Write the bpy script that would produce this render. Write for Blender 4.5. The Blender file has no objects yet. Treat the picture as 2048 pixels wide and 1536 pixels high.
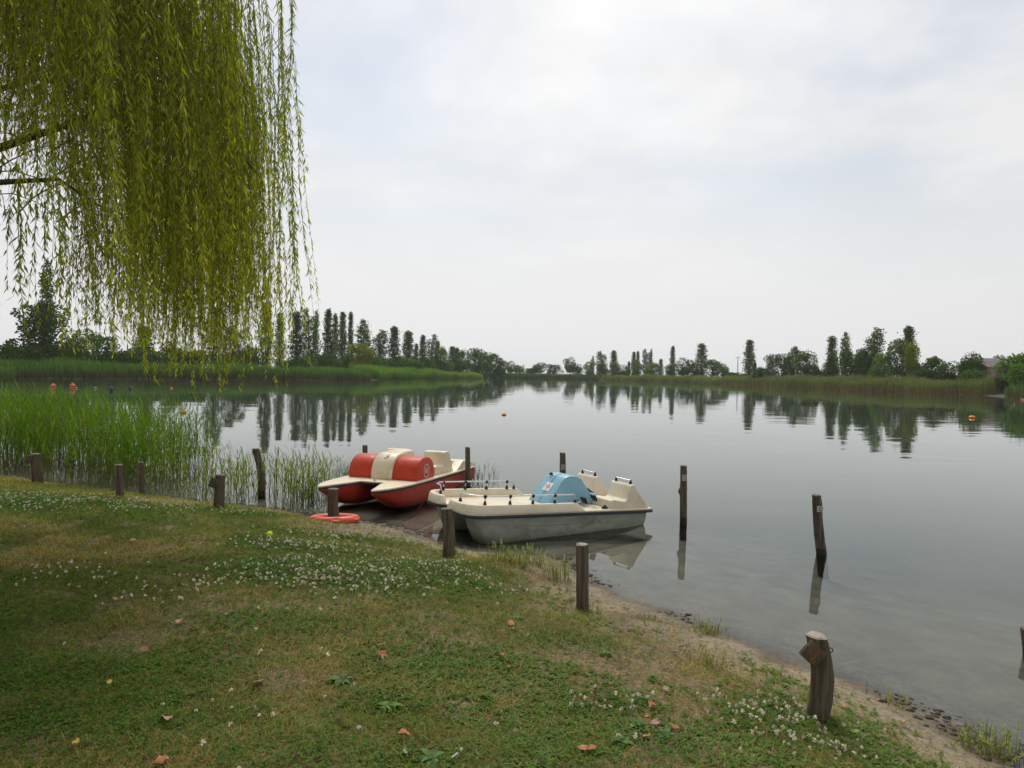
import bpy, bmesh, math, random
import numpy as np
from mathutils import Vector, Matrix

# ------------------------------------------------------------------ camera, sky, sun, exposure
sc = bpy.context.scene
COL = sc.collection
FPX, CAM_H = 1365.0, 2.3
PITCH, ROLL = math.atan(22 / 1365), math.radians(1.1)
_F = Vector((0, math.cos(PITCH), -math.sin(PITCH)))
_R0 = Vector((1, 0, 0)); _U0 = Vector((0, math.sin(PITCH), math.cos(PITCH)))
_R = math.cos(ROLL) * _R0 + math.sin(ROLL) * _U0
_U = -math.sin(ROLL) * _R0 + math.cos(ROLL) * _U0
cd = bpy.data.cameras.new('camera'); cam = bpy.data.objects.new('camera', cd); COL.objects.link(cam)
cd.sensor_width = 36; cd.lens = 36 * FPX / 2048; cd.clip_start = .05; cd.clip_end = 6000
m = Matrix((( _R.x, _U.x, -_F.x, 0), (_R.y, _U.y, -_F.y, 0), (_R.z, _U.z, -_F.z, CAM_H), (0, 0, 0, 1)))
cam.matrix_world = m
sc.camera = cam

SUN_AZ, SUN_EL = math.radians(-6), math.radians(52)
sdir = Vector((math.sin(SUN_AZ) * math.cos(SUN_EL), math.cos(SUN_AZ) * math.cos(SUN_EL), math.sin(SUN_EL)))
world = bpy.data.worlds.new('World'); sc.world = world; world.use_nodes = True
def build_world():
    nt = world.node_tree; N = nt.nodes; L = nt.links; N.clear()
    out = N.new('ShaderNodeOutputWorld'); bg = N.new('ShaderNodeBackground')
    sky = N.new('ShaderNodeTexSky'); sky.sky_type = 'NISHITA'; sky.sun_disc = False
    sky.sun_elevation = SUN_EL; sky.sun_rotation = SUN_AZ; sky.dust_density = 1.0; sky.air_density = 1.3
    tc = N.new('ShaderNodeTexCoord')
    sep = N.new('ShaderNodeSeparateXYZ'); L.new(tc.outputs['Generated'], sep.inputs[0])
    def math_(op, a, b=None, clamp=False):
        n = N.new('ShaderNodeMath'); n.operation = op; n.use_clamp = clamp
        for i, v in enumerate((a, b)):
            if v is None: continue
            if isinstance(v, (int, float)): n.inputs[i].default_value = v
            else: L.new(v, n.inputs[i])
        return n.outputs[0]
    zc = math_('MAXIMUM', sep.outputs['Z'], 0.0)
    den = math_('ADD', zc, 0.22)
    px = math_('DIVIDE', sep.outputs['X'], den); py = math_('DIVIDE', sep.outputs['Y'], den)
    comb = N.new('ShaderNodeCombineXYZ'); L.new(px, comb.inputs[0]); L.new(py, comb.inputs[1])
    def noise(scale, detail, rough, off, dist=0.0):
        mp = N.new('ShaderNodeMapping'); mp.inputs['Location'].default_value = off
        L.new(comb.outputs[0], mp.inputs[0])
        n = N.new('ShaderNodeTexNoise'); n.inputs['Scale'].default_value = scale
        n.inputs['Detail'].default_value = detail; n.inputs['Roughness'].default_value = rough
        n.inputs['Distortion'].default_value = dist
        L.new(mp.outputs[0], n.inputs['Vector']); return n.outputs['Fac']
    def ramp(fac, a, b, va=0.0, vb=1.0):
        r = N.new('ShaderNodeMapRange'); r.interpolation_type = 'SMOOTHSTEP'
        r.inputs['From Min'].default_value = a; r.inputs['From Max'].default_value = b
        r.inputs['To Min'].default_value = va; r.inputs['To Max'].default_value = vb
        L.new(fac, r.inputs['Value']); return r.outputs[0]
    big = noise(1.25, 6, .5, (21.62, 19.9, 0), .3)
    fine = noise(2.6, 7, .55, (9.3, 1.7, 0), .2)
    cover = ramp(big, .36, .62)                       # 0 = thin veil over blue, 1 = thick cloud
    # light scattered forward through the cloud round the hidden sun
    dot = N.new('ShaderNodeVectorMath'); dot.operation = 'DOT_PRODUCT'
    L.new(tc.outputs['Generated'], dot.inputs[0]); dot.inputs[1].default_value = sdir
    glow = math_('POWER', math_('MAXIMUM', dot.outputs['Value'], 0.0), 2.2)
    lum = math_('ADD', math_('MULTIPLY', glow, 0.22), 0.57)
    low = ramp(sep.outputs['Z'], .02, .40, 1.0, 0.0)
    tex = ramp(fine, .3, .72, .94, 1.05)
    tex = math_('ADD', math_('MULTIPLY', math_('SUBTRACT', tex, 1.0), math_('SUBTRACT', 1.0, low)), 1.0)
    lum = math_('MULTIPLY', lum, tex)
    cc = N.new('ShaderNodeMix'); cc.data_type = 'RGBA'; cc.blend_type = 'MULTIPLY'; cc.inputs[0].default_value = 1
    cc.inputs[6].default_value = (1.0, 1.0, 1.0, 1); L.new(lum, cc.inputs[7])
    # blue seen through the veil: real sky, with part of the cloud's light
    sk = N.new('ShaderNodeMix'); sk.data_type = 'RGBA'; sk.blend_type = 'MULTIPLY'; sk.inputs[0].default_value = 1
    L.new(sky.outputs[0], sk.inputs[6]); sk.inputs[7].default_value = (.075, .075, .075, 1)
    veil = N.new('ShaderNodeMix'); veil.data_type = 'RGBA'; veil.inputs[0].default_value = .5
    L.new(sk.outputs[2], veil.inputs[6]); L.new(cc.outputs[2], veil.inputs[7])
    mix = N.new('ShaderNodeMix'); mix.data_type = 'RGBA'
    cover = math_('SUBTRACT', 1.0, math_('MULTIPLY', math_('SUBTRACT', 1.0, cover), math_('SUBTRACT', 1.0, low)))
    L.new(cover, mix.inputs[0]); L.new(veil.outputs[2], mix.inputs[6]); L.new(cc.outputs[2], mix.inputs[7])
    L.new(mix.outputs[2], bg.inputs[0]); bg.inputs[1].default_value = 1.0
    L.new(bg.outputs[0], out.inputs[0])
build_world()
sl = bpy.data.lights.new('sun', 'SUN'); sl.energy = 1.5; sl.angle = math.radians(22); sl.color = (1, .96, .9)
sun = bpy.data.objects.new('sun', sl); COL.objects.link(sun); sun.rotation_euler = sdir.to_track_quat('Z', 'Y').to_euler()
vs = sc.view_settings; vs.view_transform = 'Standard'; vs.look = 'None'; vs.exposure = 0.38; vs.gamma = 1; vs.use_curve_mapping = False
sc.cycles.use_denoising = True
sc.cycles.max_bounces = 8; sc.cycles.transparent_max_bounces = 12; sc.cycles.volume_bounces = 1
sc.cycles.diffuse_bounces = 3; sc.cycles.glossy_bounces = 3
sc.cycles.caustics_reflective = False; sc.cycles.caustics_refractive = False

# ------------------------------------------------------------------ helpers
random.seed(7); rng = np.random.default_rng(7)
def ray(x, y): return _F + _R * ((x - 1024) / FPX) - _U * ((y - 768) / FPX)
def at(x, y, z=0.0):
    d = ray(x, y); return Vector((0, 0, CAM_H)) + d * ((z - CAM_H) / d.z)
def atY(x, y, Y):
    d = ray(x, y); return Vector((0, 0, CAM_H)) + d * (Y / d.y)

def tag(o, label=None, cat=None, group=None, kind=None):
    if label: o['label'] = label
    if cat: o['category'] = cat
    if group: o['group'] = group
    if kind: o['kind'] = kind
    return o
def link(name, me, mat=None, parent=None):
    o = bpy.data.objects.new(name, me); COL.objects.link(o)
    if mat is not None and me is not None and not me.materials: me.materials.append(mat)
    if parent: o.parent = parent
    return o
def empty(name, loc=(0, 0, 0), rz=0):
    o = bpy.data.objects.new(name, None); COL.objects.link(o); o.location = loc; o.rotation_euler = (0, 0, rz)
    o.empty_display_size = .2; return o
def np_mesh(name, V, F, C=None, smooth=False):
    V = np.asarray(V, np.float32).reshape(-1, 3); F = np.asarray(F, np.int32); k = F.shape[1]
    me = bpy.data.meshes.new(name)
    me.vertices.add(len(V)); me.vertices.foreach_set('co', V.ravel())
    me.loops.add(F.size); me.loops.foreach_set('vertex_index', F.ravel())
    me.polygons.add(len(F)); me.polygons.foreach_set('loop_start', np.arange(0, F.size, k, dtype=np.int32))
    if smooth: me.polygons.foreach_set('use_smooth', np.ones(len(F), bool))
    me.update(calc_edges=True)
    if C is not None:
        C = np.asarray(C, np.float32)
        if C.shape[1] == 3: C = np.hstack([C, np.ones((len(C), 1), np.float32)])
        a = me.color_attributes.new('Col', 'FLOAT_COLOR', 'POINT'); a.data.foreach_set('color', C.ravel())
    return me
def unit(a): return a / np.maximum(np.linalg.norm(a, axis=-1, keepdims=True), 1e-9)
def kites(P, D, S, L, W, fold=.15, mid=.42):
    """leaf-shaped faces: base P, direction D, side S, lengths L, widths W -> verts (n*4,3), tris"""
    n = len(P); D = unit(D); S = unit(S - D * np.sum(S * D, 1, keepdims=True)); Nn = np.cross(D, S)
    L = np.broadcast_to(L, n)[:, None]; W = np.broadcast_to(W, n)[:, None]
    V = np.empty((n, 4, 3)); V[:, 0] = P; V[:, 2] = P + D * L
    mm = P + D * L * mid
    V[:, 1] = mm + S * W * .5 + Nn * W * fold; V[:, 3] = mm - S * W * .5 + Nn * W * fold
    i = np.arange(n)[:, None] * 4
    F = np.stack([np.hstack([i, i + 1, i + 2]), np.hstack([i, i + 2, i + 3])], 1).reshape(-1, 3)
    return V.reshape(-1, 3), F
def blades(P, D, droop, L, W, side, segs=3):
    """curved tapering strips: base P, start direction D, droop adds -z along the strip"""
    n = len(P); D = unit(D); side = unit(side)
    L = np.broadcast_to(L, n)[:, None]; W = np.broadcast_to(W, n)[:, None]; dr = np.broadcast_to(droop, n)[:, None]
    rows = []
    for s in range(segs + 1):
        t = s / segs
        c = P + D * L * t; c = c.copy(); c[:, 2:] -= dr * L * t * t
        w = W * (1 - t ** 1.6) * (.55 + .9 * t if t < .5 else 1.0) * .5
        if s < segs: rows += [c - side * w, c + side * w]
        else: rows += [c]
    V = np.stack(rows, 1); k = V.shape[1]; i = np.arange(n)[:, None] * k; F = []
    for s in range(segs - 1):
        a = 2 * s; F.append(np.hstack([i + a, i + a + 1, i + a + 3])); F.append(np.hstack([i + a, i + a + 3, i + a + 2]))
    a = 2 * (segs - 1); F.append(np.hstack([i + a, i + a + 1, i + a + 2]))
    return V.reshape(-1, 3), np.stack(F, 1).reshape(-1, 3), k
def merge(parts):
    """[(V,F,C)] -> joined"""
    Vs, Fs, Cs, o = [], [], [], 0
    for V, F, C in parts:
        Vs.append(V); Fs.append(F + o); Cs.append(C); o += len(V)
    return np.concatenate(Vs), np.concatenate(Fs), np.concatenate(Cs)
def tube(path, rad, sides=6, cap=True):
    path = [Vector(p) for p in path]; V, F = [], []
    for i, p in enumerate(path):
        d = (path[min(i + 1, len(path) - 1)] - path[max(i - 1, 0)]).normalized()
        a = d.cross(Vector((.13, .97, .2)) if abs(d.y) < .9 else Vector((1, 0, .1))).normalized(); b = d.cross(a)
        r = rad[i] if hasattr(rad, '__len__') else rad
        for k in range(sides):
            t = 2 * math.pi * k / sides; V.append(p + (a * math.cos(t) + b * math.sin(t)) * r)
    for i in range(len(path) - 1):
        for k in range(sides):
            j = (k + 1) % sides; F.append((i * sides + k, i * sides + j, (i + 1) * sides + j, (i + 1) * sides + k))
    if cap:
        F.append(tuple(reversed(range(sides)))); F.append(tuple((len(path) - 1) * sides + k for k in range(sides)))
    return V, F
class MB:
    def __init__(s): s.V = []; s.F = []
    def add(s, V, F):
        o = len(s.V); s.V += [tuple(v) for v in V]; s.F += [tuple(i + o for i in f) for f in F]; return s
    def tube(s, *a, **k): return s.add(*tube(*a, **k))
    def box(s, c, d, R=None):
        V = [Vector((x * d[0] / 2, y * d[1] / 2, z * d[2] / 2)) for x in (-1, 1) for y in (-1, 1) for z in (-1, 1)]
        if R is not None: V = [R @ v for v in V]
        V = [v + Vector(c) for v in V]
        return s.add(V, [(0, 1, 3, 2), (4, 6, 7, 5), (0, 4, 5, 1), (2, 3, 7, 6), (0, 2, 6, 4), (1, 5, 7, 3)])
    def build(s, name, mat, parent=None, smooth=40, bevel=0, bang=35, seg=3):
        return finish(name, s.V, s.F, mat, parent, smooth, bevel, bang, seg)
def finish(name, V, F, mat, parent=None, smooth=40, bevel=0, bang=35, seg=3):
    me = bpy.data.meshes.new(name); bm = bmesh.new()
    vs_ = [bm.verts.new(v) for v in V]
    for f in F:
        try: bm.faces.new([vs_[i] for i in f])
        except ValueError: pass
    bmesh.ops.recalc_face_normals(bm, faces=bm.faces)
    if bevel:
        es = [e for e in bm.edges if len(e.link_faces) == 2 and e.calc_face_angle(0) > math.radians(bang)]
        bmesh.ops.bevel(bm, geom=es, offset=bevel, segments=seg, profile=.5, affect='EDGES', clamp_overlap=True)
    for f in bm.faces: f.smooth = bool(smooth)
    bm.to_mesh(me); bm.free()
    if smooth: me.set_sharp_from_angle(angle=math.radians(smooth))
    return link(name, me, mat, parent)
def extrude(name, outline, fn, a, b, mat, parent=None, bevel=0, smooth=40, bang=35, seg=3):
    """closed outline [(p,q)] extruded from t=a to t=b through fn(p,q,t)"""
    n = len(outline)
    V = [fn(p, q, a) for p, q in outline] + [fn(p, q, b) for p, q in outline]
    F = [tuple(range(n)), tuple(range(n, 2 * n))] + [(i, (i + 1) % n, n + (i + 1) % n, n + i) for i in range(n)]
    return finish(name, V, F, mat, parent, smooth, bevel, bang, seg)
def loft(rows, close_ends=True):
    V, F = [], []; k = len(rows[0])
    for r in rows: V += r
    for i in range(len(rows) - 1):
        for j in range(k - 1): F.append((i * k + j, i * k + j + 1, (i + 1) * k + j + 1, (i + 1) * k + j))
    if close_ends:
        F.append(tuple(range(k))); F.append(tuple((len(rows) - 1) * k + j for j in range(k)))
    return V, F
def text_obj(name, body, size, mat, parent, fn=None, M=None, ext=.0008):
    cu = bpy.data.curves.new('t', 'FONT'); cu.body = body; cu.size = size; cu.extrude = ext
    cu.align_x = 'CENTER'; cu.align_y = 'CENTER'
    t = bpy.data.objects.new('t', cu); COL.objects.link(t)
    dg = bpy.context.evaluated_depsgraph_get(); me = bpy.data.meshes.new_from_object(t.evaluated_get(dg))
    bpy.data.objects.remove(t)
    me.materials.clear(); me.name = name
    if fn:
        for v in me.vertices: v.co = fn(*v.co)
    if M is not None: me.transform(M)
    return link(name, me, mat, parent)

# value noise in numpy (for where things grow)
def _h(ix, iy, s):
    n = (ix * 374761393 + iy * 668265263 + s * 974634777) & 0xffffffff
    n = ((n ^ (n >> 13)) * 1274126177) & 0xffffffff
    return ((n ^ (n >> 16)) & 0xffff) / 65535.0
def vn(x, y, s=0):
    x = np.asarray(x, float); y = np.asarray(y, float)
    ix = np.floor(x).astype(np.int64); iy = np.floor(y).astype(np.int64); fx = x - ix; fy = y - iy
    fx = fx * fx * (3 - 2 * fx); fy = fy * fy * (3 - 2 * fy)
    a = _h(ix, iy, s); b = _h(ix + 1, iy, s); c = _h(ix, iy + 1, s); d = _h(ix + 1, iy + 1, s)
    return (a * (1 - fx) + b * fx) * (1 - fy) + (c * (1 - fx) + d * fx) * fy
def fbm(x, y, s=0, o=4):
    r = 0; a = .5; t = 0
    for i in range(o): r = r + a * vn(x, y, s + i); t += a; a *= .5; x = x * 2.03 + 5.1; y = y * 2.03 + 1.7
    return r / t
def sstep(a, b, x):
    t = np.clip((x - a) / (b - a), 0, 1); return t * t * (3 - 2 * t)

# ------------------------------------------------------------------ materials
def new_mat(name):
    mt = bpy.data.materials.new(name); mt.use_nodes = True; nt = mt.node_tree; nt.nodes.clear()
    out = nt.nodes.new('ShaderNodeOutputMaterial'); return mt, nt, nt.nodes, nt.links, out
def noise_node(N, L, scale, detail=4, rough=.55, coord='Object', stretch=None, dist=0):
    tc = N.new('ShaderNodeTexCoord'); n = N.new('ShaderNodeTexNoise')
    n.inputs['Scale'].default_value = scale; n.inputs['Detail'].default_value = detail
    n.inputs['Roughness'].default_value = rough; n.inputs['Distortion'].default_value = dist
    if stretch:
        mp = N.new('ShaderNodeMapping'); mp.inputs['Scale'].default_value = stretch
        L.new(tc.outputs[coord], mp.inputs[0]); L.new(mp.outputs[0], n.inputs['Vector'])
    else: L.new(tc.outputs[coord], n.inputs['Vector'])
    return n.outputs['Fac']
def maprange(N, L, v, a, b, c=0, d=1):
    r = N.new('ShaderNodeMapRange'); r.interpolation_type = 'SMOOTHSTEP'
    for k, x in zip(('From Min', 'From Max', 'To Min', 'To Max'), (a, b, c, d)): r.inputs[k].default_value = x
    L.new(v, r.inputs['Value']); return r.outputs[0]
def mixc(N, L, f, a, b, mode='MIX'):
    n = N.new('ShaderNodeMix'); n.data_type = 'RGBA'; n.blend_type = mode
    for i, v in ((0, f), (6, a), (7, b)):
        if isinstance(v, (int, float)): n.inputs[i].default_value = v
        elif isinstance(v, tuple): n.inputs[i].default_value = (*v[:3], 1)
        else: L.new(v, n.inputs[i])
    return n.outputs[2]
def surf(name, c1, c2, scale=6, rough=.6, bump=0, bscale=40, spec=.4, stretch=None, third=None, tscale=2, metal=0, lo=.35, hi=.68, coord='Object', grime=None):
    """two-tone procedural surface with optional third patchy tone (dirt, wear) and fine relief"""
    mt, nt, N, L, out = new_mat(name); b = N.new('ShaderNodeBsdfPrincipled')
    f = maprange(N, L, noise_node(N, L, scale, 5, .6, coord, stretch), lo, hi)
    col = mixc(N, L, f, c1, c2)
    if third:
        g = maprange(N, L, noise_node(N, L, tscale, 6, .65, coord, stretch, .6), .52, .72)
        col = mixc(N, L, g, col, third)
    if grime:                                              # scum that dried along the waterline
        tc = N.new('ShaderNodeTexCoord'); sp_ = N.new('ShaderNodeSeparateXYZ'); L.new(tc.outputs['Object'], sp_.inputs[0])
        ad = N.new('ShaderNodeMath'); ad.operation = 'MULTIPLY_ADD'; L.new(noise_node(N, L, 7, 6, .7, 'Object', (1, 1, .35)), ad.inputs[0]); ad.inputs[1].default_value = .30; L.new(sp_.outputs['Z'], ad.inputs[2])
        col = mixc(N, L, maprange(N, L, ad.outputs[0], grime[1], grime[2], .8, 0), col, grime[0])
    L.new(col, b.inputs['Base Color'])
    rr = maprange(N, L, noise_node(N, L, scale * 2.3, 4, .6, coord), .3, .7, max(rough - .1, .02), min(rough + .12, 1)); L.new(rr, b.inputs['Roughness'])
    b.inputs['Specular IOR Level'].default_value = spec; b.inputs['Metallic'].default_value = metal
    if bump:
        bp = N.new('ShaderNodeBump'); bp.inputs['Strength'].default_value = bump; bp.inputs['Distance'].default_value = .02
        L.new(noise_node(N, L, bscale, 5, .65, coord, stretch), bp.inputs['Height']); L.new(bp.outputs[0], b.inputs['Normal'])
    L.new(b.outputs[0], out.inputs[0]); return mt
def foliage(name, trans=.4, use_obj=False, gloss=.06, rough=.45, tint=(1.25, 1.3, .55)):
    mt, nt, N, L, out = new_mat(name)
    at_ = N.new('ShaderNodeAttribute'); at_.attribute_name = 'Col'; col = at_.outputs['Color']
    if use_obj:
        oi = N.new('ShaderNodeObjectInfo'); col = mixc(N, L, 1.0, col, oi.outputs['Color'], 'MULTIPLY')
    df = N.new('ShaderNodeBsdfDiffuse'); tr = N.new('ShaderNodeBsdfTranslucent'); gl = N.new('ShaderNodeBsdfGlossy')
    L.new(col, df.inputs[0]); L.new(mixc(N, L, 1.0, col, tint, 'MULTIPLY'), tr.inputs[0]); gl.inputs['Roughness'].default_value = rough
    gl.inputs[0].default_value = (.6, .65, .5, 1)
    a = N.new('ShaderNodeMixShader'); a.inputs[0].default_value = trans; L.new(df.outputs[0], a.inputs[1]); L.new(tr.outputs[0], a.inputs[2])
    b = N.new('ShaderNodeMixShader'); b.inputs[0].default_value = gloss; L.new(a.outputs[0], b.inputs[1]); L.new(gl.outputs[0], b.inputs[2])
    L.new(b.outputs[0], out.inputs[0]); return mt

M = {}
M['leaf'] = foliage('willow_leaf', .55, gloss=.02, tint=(1.5, 1.35, .35))
M['crown'] = foliage('crown_leaf', .30, True, .01, tint=(1.2, 1.25, .6))
M['grass'] = foliage('grass_blade', .35, gloss=.012)
M['reed'] = foliage('reed_blade', .42, gloss=.015, tint=(1.2, 1.35, .5))
M['weed'] = foliage('weed_leaf', .28, gloss=.02)
M['petal'] = foliage('clover_flower', .25, gloss=.02, tint=(1, 1, 1))
M['bark'] = surf('bark', (.055, .042, .03), (.10, .08, .058), 9, .9, .5, 30, stretch=(1, 1, .25))
M['wood'] = surf('weathered_wood', (.075, .056, .038), (.165, .13, .092), 30, .9, 1.0, 70, .2, (1, 1, .07), (.25, .22, .175), 5)
M['wood_old'] = surf('dark_wet_wood', (.07, .052, .038), (.17, .13, .095), 30, .85, 1.0, 70, .3, (1, 1, .07), (.20, .17, .14), 6)
M['algae'] = surf('algae_wood', (.012, .014, .008), (.03, .032, .014), 12, .5, .4, 40)
M['endgrain'] = surf('end_grain', (.30, .26, .20), (.42, .37, .29), 25, .9, .3, 60)
M['endgrain_dark'] = surf('end_grain_dark', (.13, .11, .085), (.22, .19, .15), 25, .9, .3, 60)
M['red'] = surf('red_gelcoat', (.47, .040, .013), (.53, .050, .017), 5, .45, .04, 90, .3, third=(.40, .036, .014), tscale=3)
M['redhull'] = surf('red_hull_gelcoat', (.34, .026, .011), (.40, .034, .015), 4, .48, .05, 60, .3, (1, 1, 2.5), (.26, .055, .042), 3.5, grime=((.13, .05, .03), -.26, -.08))
M['cream'] = surf('cream_gelcoat', (.68, .575, .39), (.74, .64, .455), 4, .42, .03, 80, .5, third=(.53, .43, .27), tscale=2.4)
M['cream2'] = surf('pale_cream_gelcoat', (.70, .605, .435), (.76, .675, .51), 4, .45, .03, 80, .5, third=(.60, .48, .31), tscale=2.6)
M['hullgrey'] = surf('weathered_hull', (.25, .265, .215), (.325, .335, .275), 3, .55, .06, 40, .4, (1, 1, 2.2), (.17, .17, .115), 2.2, grime=((.085, .085, .05), -.30, -.06))
M['blue'] = surf('light_blue_gelcoat', (.20, .41, .53), (.23, .445, .57), 3, .45, .03, 70, .5)
M['navy'] = surf('navy_rubber', (.018, .028, .04), (.03, .042, .056), 9, .6, .1, 60, .4)
M['whitetrim'] = surf('white_trim', (.62, .60, .54), (.70, .68, .62), 8, .5, .03, 60)
M['black'] = surf('black_plastic', (.012, .012, .013), (.025, .025, .026), 12, .5, .05, 80)
M['chrome'] = surf('brushed_aluminium', (.55, .56, .57), (.68, .69, .70), 20, .28, .02, 100, .5, metal=1)
M['paper'] = surf('paper', (.72, .70, .70), (.80, .78, .78), 8, .8)
M['redink'] = surf('red_ink', (.45, .10, .10), (.55, .2, .2), 20, .8)
M['dkblue'] = surf('navy_lettering', (.02, .025, .05), (.03, .035, .06), 20, .6)
M['whitepaint'] = surf('white_lettering', (.72, .68, .64), (.8, .77, .72), 20, .6)
M['orange_ring'] = surf('orange_plastic', (.66, .085, .04), (.72, .105, .05), 6, .5, .04, 60, .5, third=(.58, .10, .06), tscale=5)
M['orange_dark'] = surf('orange_plastic_worn', (.62, .06, .03), (.68, .08, .04), 6, .5)
M['buoy_orange'] = surf('buoy_orange', (.80, .22, .02), (.85, .27, .03), 9, .45)
M['buoy_red'] = surf('buoy_red', (.70, .14, .06), (.76, .18, .08), 9, .5)
M['buoy_teal'] = surf('buoy_teal', (.06, .17, .22), (.09, .22, .27), 9, .5)
M['buoy_dark'] = surf('buoy_dark', (.02, .03, .045), (.035, .045, .06), 9, .5)
M['lime'] = surf('lime_felt', (.55, .75, .02), (.62, .80, .04), 40, .9)
M['brick'] = surf('old_brick', (.27, .15, .10), (.36, .25, .18), 3, .9, .4, 12, third=(.40, .33, .26), tscale=1.3)
M['tile'] = surf('roof_tile', (.33, .16, .10), (.42, .23, .15), 4, .9, .3, 20)
M['solar'] = surf('solar_panel', (.055, .06, .075), (.07, .075, .09), 6, .3, 0, 40, .5)
M['plaster'] = surf('plaster', (.50, .42, .33), (.58, .50, .40), 2, .9)
M['archblue'] = surf('blue_painted_arch', (.18, .30, .36), (.28, .38, .42), 3, .8)
M['glass'] = surf('window_glass', (.03, .035, .04), (.05, .055, .06), 4, .15, 0, 10, .6)
M['frame'] = surf('window_frame', (.12, .08, .06), (.17, .12, .09), 8, .7)
M['polewood'] = surf('pole', (.10, .095, .09), (.16, .15, .14), 5, .8)
M['concrete'] = surf('pale_metal', (.40, .40, .40), (.5, .5, .5), 5, .6)
M['mud'] = surf('dark_mud', (.05, .041, .032), (.095, .076, .056), 14, .75, .6, 40, .4)
M['rust'] = surf('rusty_iron', (.05, .035, .028), (.09, .055, .04), 20, .7, .3, 60)
M['duck'] = surf('dark_feathers', (.015, .015, .015), (.03, .028, .026), 12, .6)
M['bill'] = surf('pale_bill', (.6, .56, .5), (.66, .62, .56), 12, .5)
M['pad'] = foliage('lily_pad', .1, gloss=.1)
M['twig'] = surf('twig', (.12, .075, .05), (.19, .13, .09), 20, .9)
M['straw'] = surf('white_paper_stick', (.7, .7, .7), (.78, .78, .78), 20, .6)
M['rope'] = surf('grey_rope', (.10, .09, .075), (.16, .145, .12), 30, .9, .4, 80)
def dry_leaf(name, c1, c2): M[name] = surf(name, c1, c2, 18, .75, .3, 60, .3)
dry_leaf('leaf_tan', (.40, .25, .13), (.48, .31, .18)); dry_leaf('leaf_brown', (.26, .13, .085), (.34, .18, .12))
dry_leaf('leaf_orange', (.38, .15, .06), (.46, .21, .095)); dry_leaf('leaf_yellow', (.60, .42, .05), (.66, .48, .08))
dry_leaf('leaf_pink', (.42, .24, .18), (.5, .3, .23))

# ------------------------------------------------------------------ the lake's outline and the lie of the land
near_px = [(2048, 1525), (1960, 1480), (1850, 1430), (1700, 1360), (1480, 1275), (1350, 1230), (1240, 1195), (1190, 1160), (1140, 1125),
           (1080, 1114), (960, 1102), (860, 1080), (800, 1057), (720, 1042), (640, 1035), (560, 1018), (450, 1008), (350, 995), (200, 978), (100, 965), (0, 950)]
near = [at(*q).xy.to_tuple() for q in near_px]
left = [(-76.8, 102.4), (-68.1, 112.8), (-57.5, 125.7), (-46, 141), (-36.9, 155.3), (-33, 163), (-34, 185), (-29, 212), (-22.7, 231.3), (-12.2, 250.5), (-12.5, 262), (-17, 290)]
far = [(-12, 318), (4, 330), (19, 333), (32, 318)]
right = [(38.1, 295.6), (54.2, 268.3), (64, 248), (70.9, 227.2), (73, 200), (73.9, 175), (74, 149.4), (75.6, 124.9), (80, 114), (76.5, 101), (84, 88)]
lake = near + [(-14, 16), (-24, 20), (-48, 28), (-78, 48), (-88, 78)] + left + far + right + [(92, 60), (78, 20), (45, -12), (18, -14), (7, -5), (4.2, 1.2)]
LK = np.array(lake)
def shore_d(x, y):
    """signed distance to the waterline, positive on land"""
    x = np.atleast_1d(np.asarray(x, float)); y = np.atleast_1d(np.asarray(y, float)); sh = x.shape; x = x.ravel(); y = y.ravel()
    if x.size < 400:
        A = LK; B = np.roll(LK, -1, 0); E = B - A; px_, py_ = x[:, None], y[:, None]
        t = np.clip(((px_ - A[:, 0]) * E[:, 0] + (py_ - A[:, 1]) * E[:, 1]) / (E ** 2).sum(1), 0, 1)
        best = ((px_ - A[:, 0] - t * E[:, 0]) ** 2 + (py_ - A[:, 1] - t * E[:, 1]) ** 2).min(1)
        c = (A[:, 1] > py_) != (B[:, 1] > py_); ey = np.where(E[:, 1] == 0, 1e-12, E[:, 1])
        inside = ((c & (px_ < E[:, 0] * (py_ - A[:, 1]) / ey + A[:, 0])).sum(1) % 2).astype(bool)
        return (np.where(inside, -1, 1) * np.sqrt(best)).reshape(sh)
    best = np.full(x.shape, 1e18); inside = np.zeros(x.shape, bool)
    for i in range(len(LK)):
        ax, ay = LK[i]; bx, by = LK[(i + 1) % len(LK)]; ex, ey = bx - ax, by - ay
        t = np.clip(((x - ax) * ex + (y - ay) * ey) / (ex * ex + ey * ey), 0, 1)
        best = np.minimum(best, (x - ax - t * ex) ** 2 + (y - ay - t * ey) ** 2)
        c = (ay > y) != (by > y)
        with np.errstate(divide='ignore', invalid='ignore'): xi = (bx - ax) * (y - ay) / (by - ay) + ax
        inside ^= c & (x < xi)
    return (np.where(inside, -1, 1) * np.sqrt(best)).reshape(sh)
def ground_z(x, y, d=None):
    x = np.asarray(x, float); y = np.asarray(y, float)
    if d is None: d = shore_d(x, y)
    a = np.maximum(-d, 0)
    dw = d + (fbm(x * 1.3, y * 1.3, 11, 3) - .5) * .34 * sstep(0, 30, 30 - np.hypot(x, y)) # a ragged waterline close by
    a = np.maximum(-dw, 0); g = np.maximum(dw, 0)
    z = .5 * (1 - np.exp(-(g / 1.9) ** 1.25)) - np.minimum(.055 * a + .012 * a * a, 3.5 + 0 * a)
    z = z + .5 * sstep(8, 40, d)
    nearby = sstep(0, 1, 30 - np.hypot(x, y))
    z = z + (fbm(x * 2.2, y * 2.2, 3, 4) - .5) * .06 * nearby * sstep(.05, .9, np.abs(d) + .05) + (fbm(x * 9, y * 9, 5, 3) - .5) * .018 * nearby
    return z
def gz(x, y): return float(ground_z(np.array([x]), np.array([y]))[0])
def on_ground(px, py):
    z = 0.0
    for _ in range(7):
        p = at(px, py, z); z = gz(p.x, p.y)
    return at(px, py, z)

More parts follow.
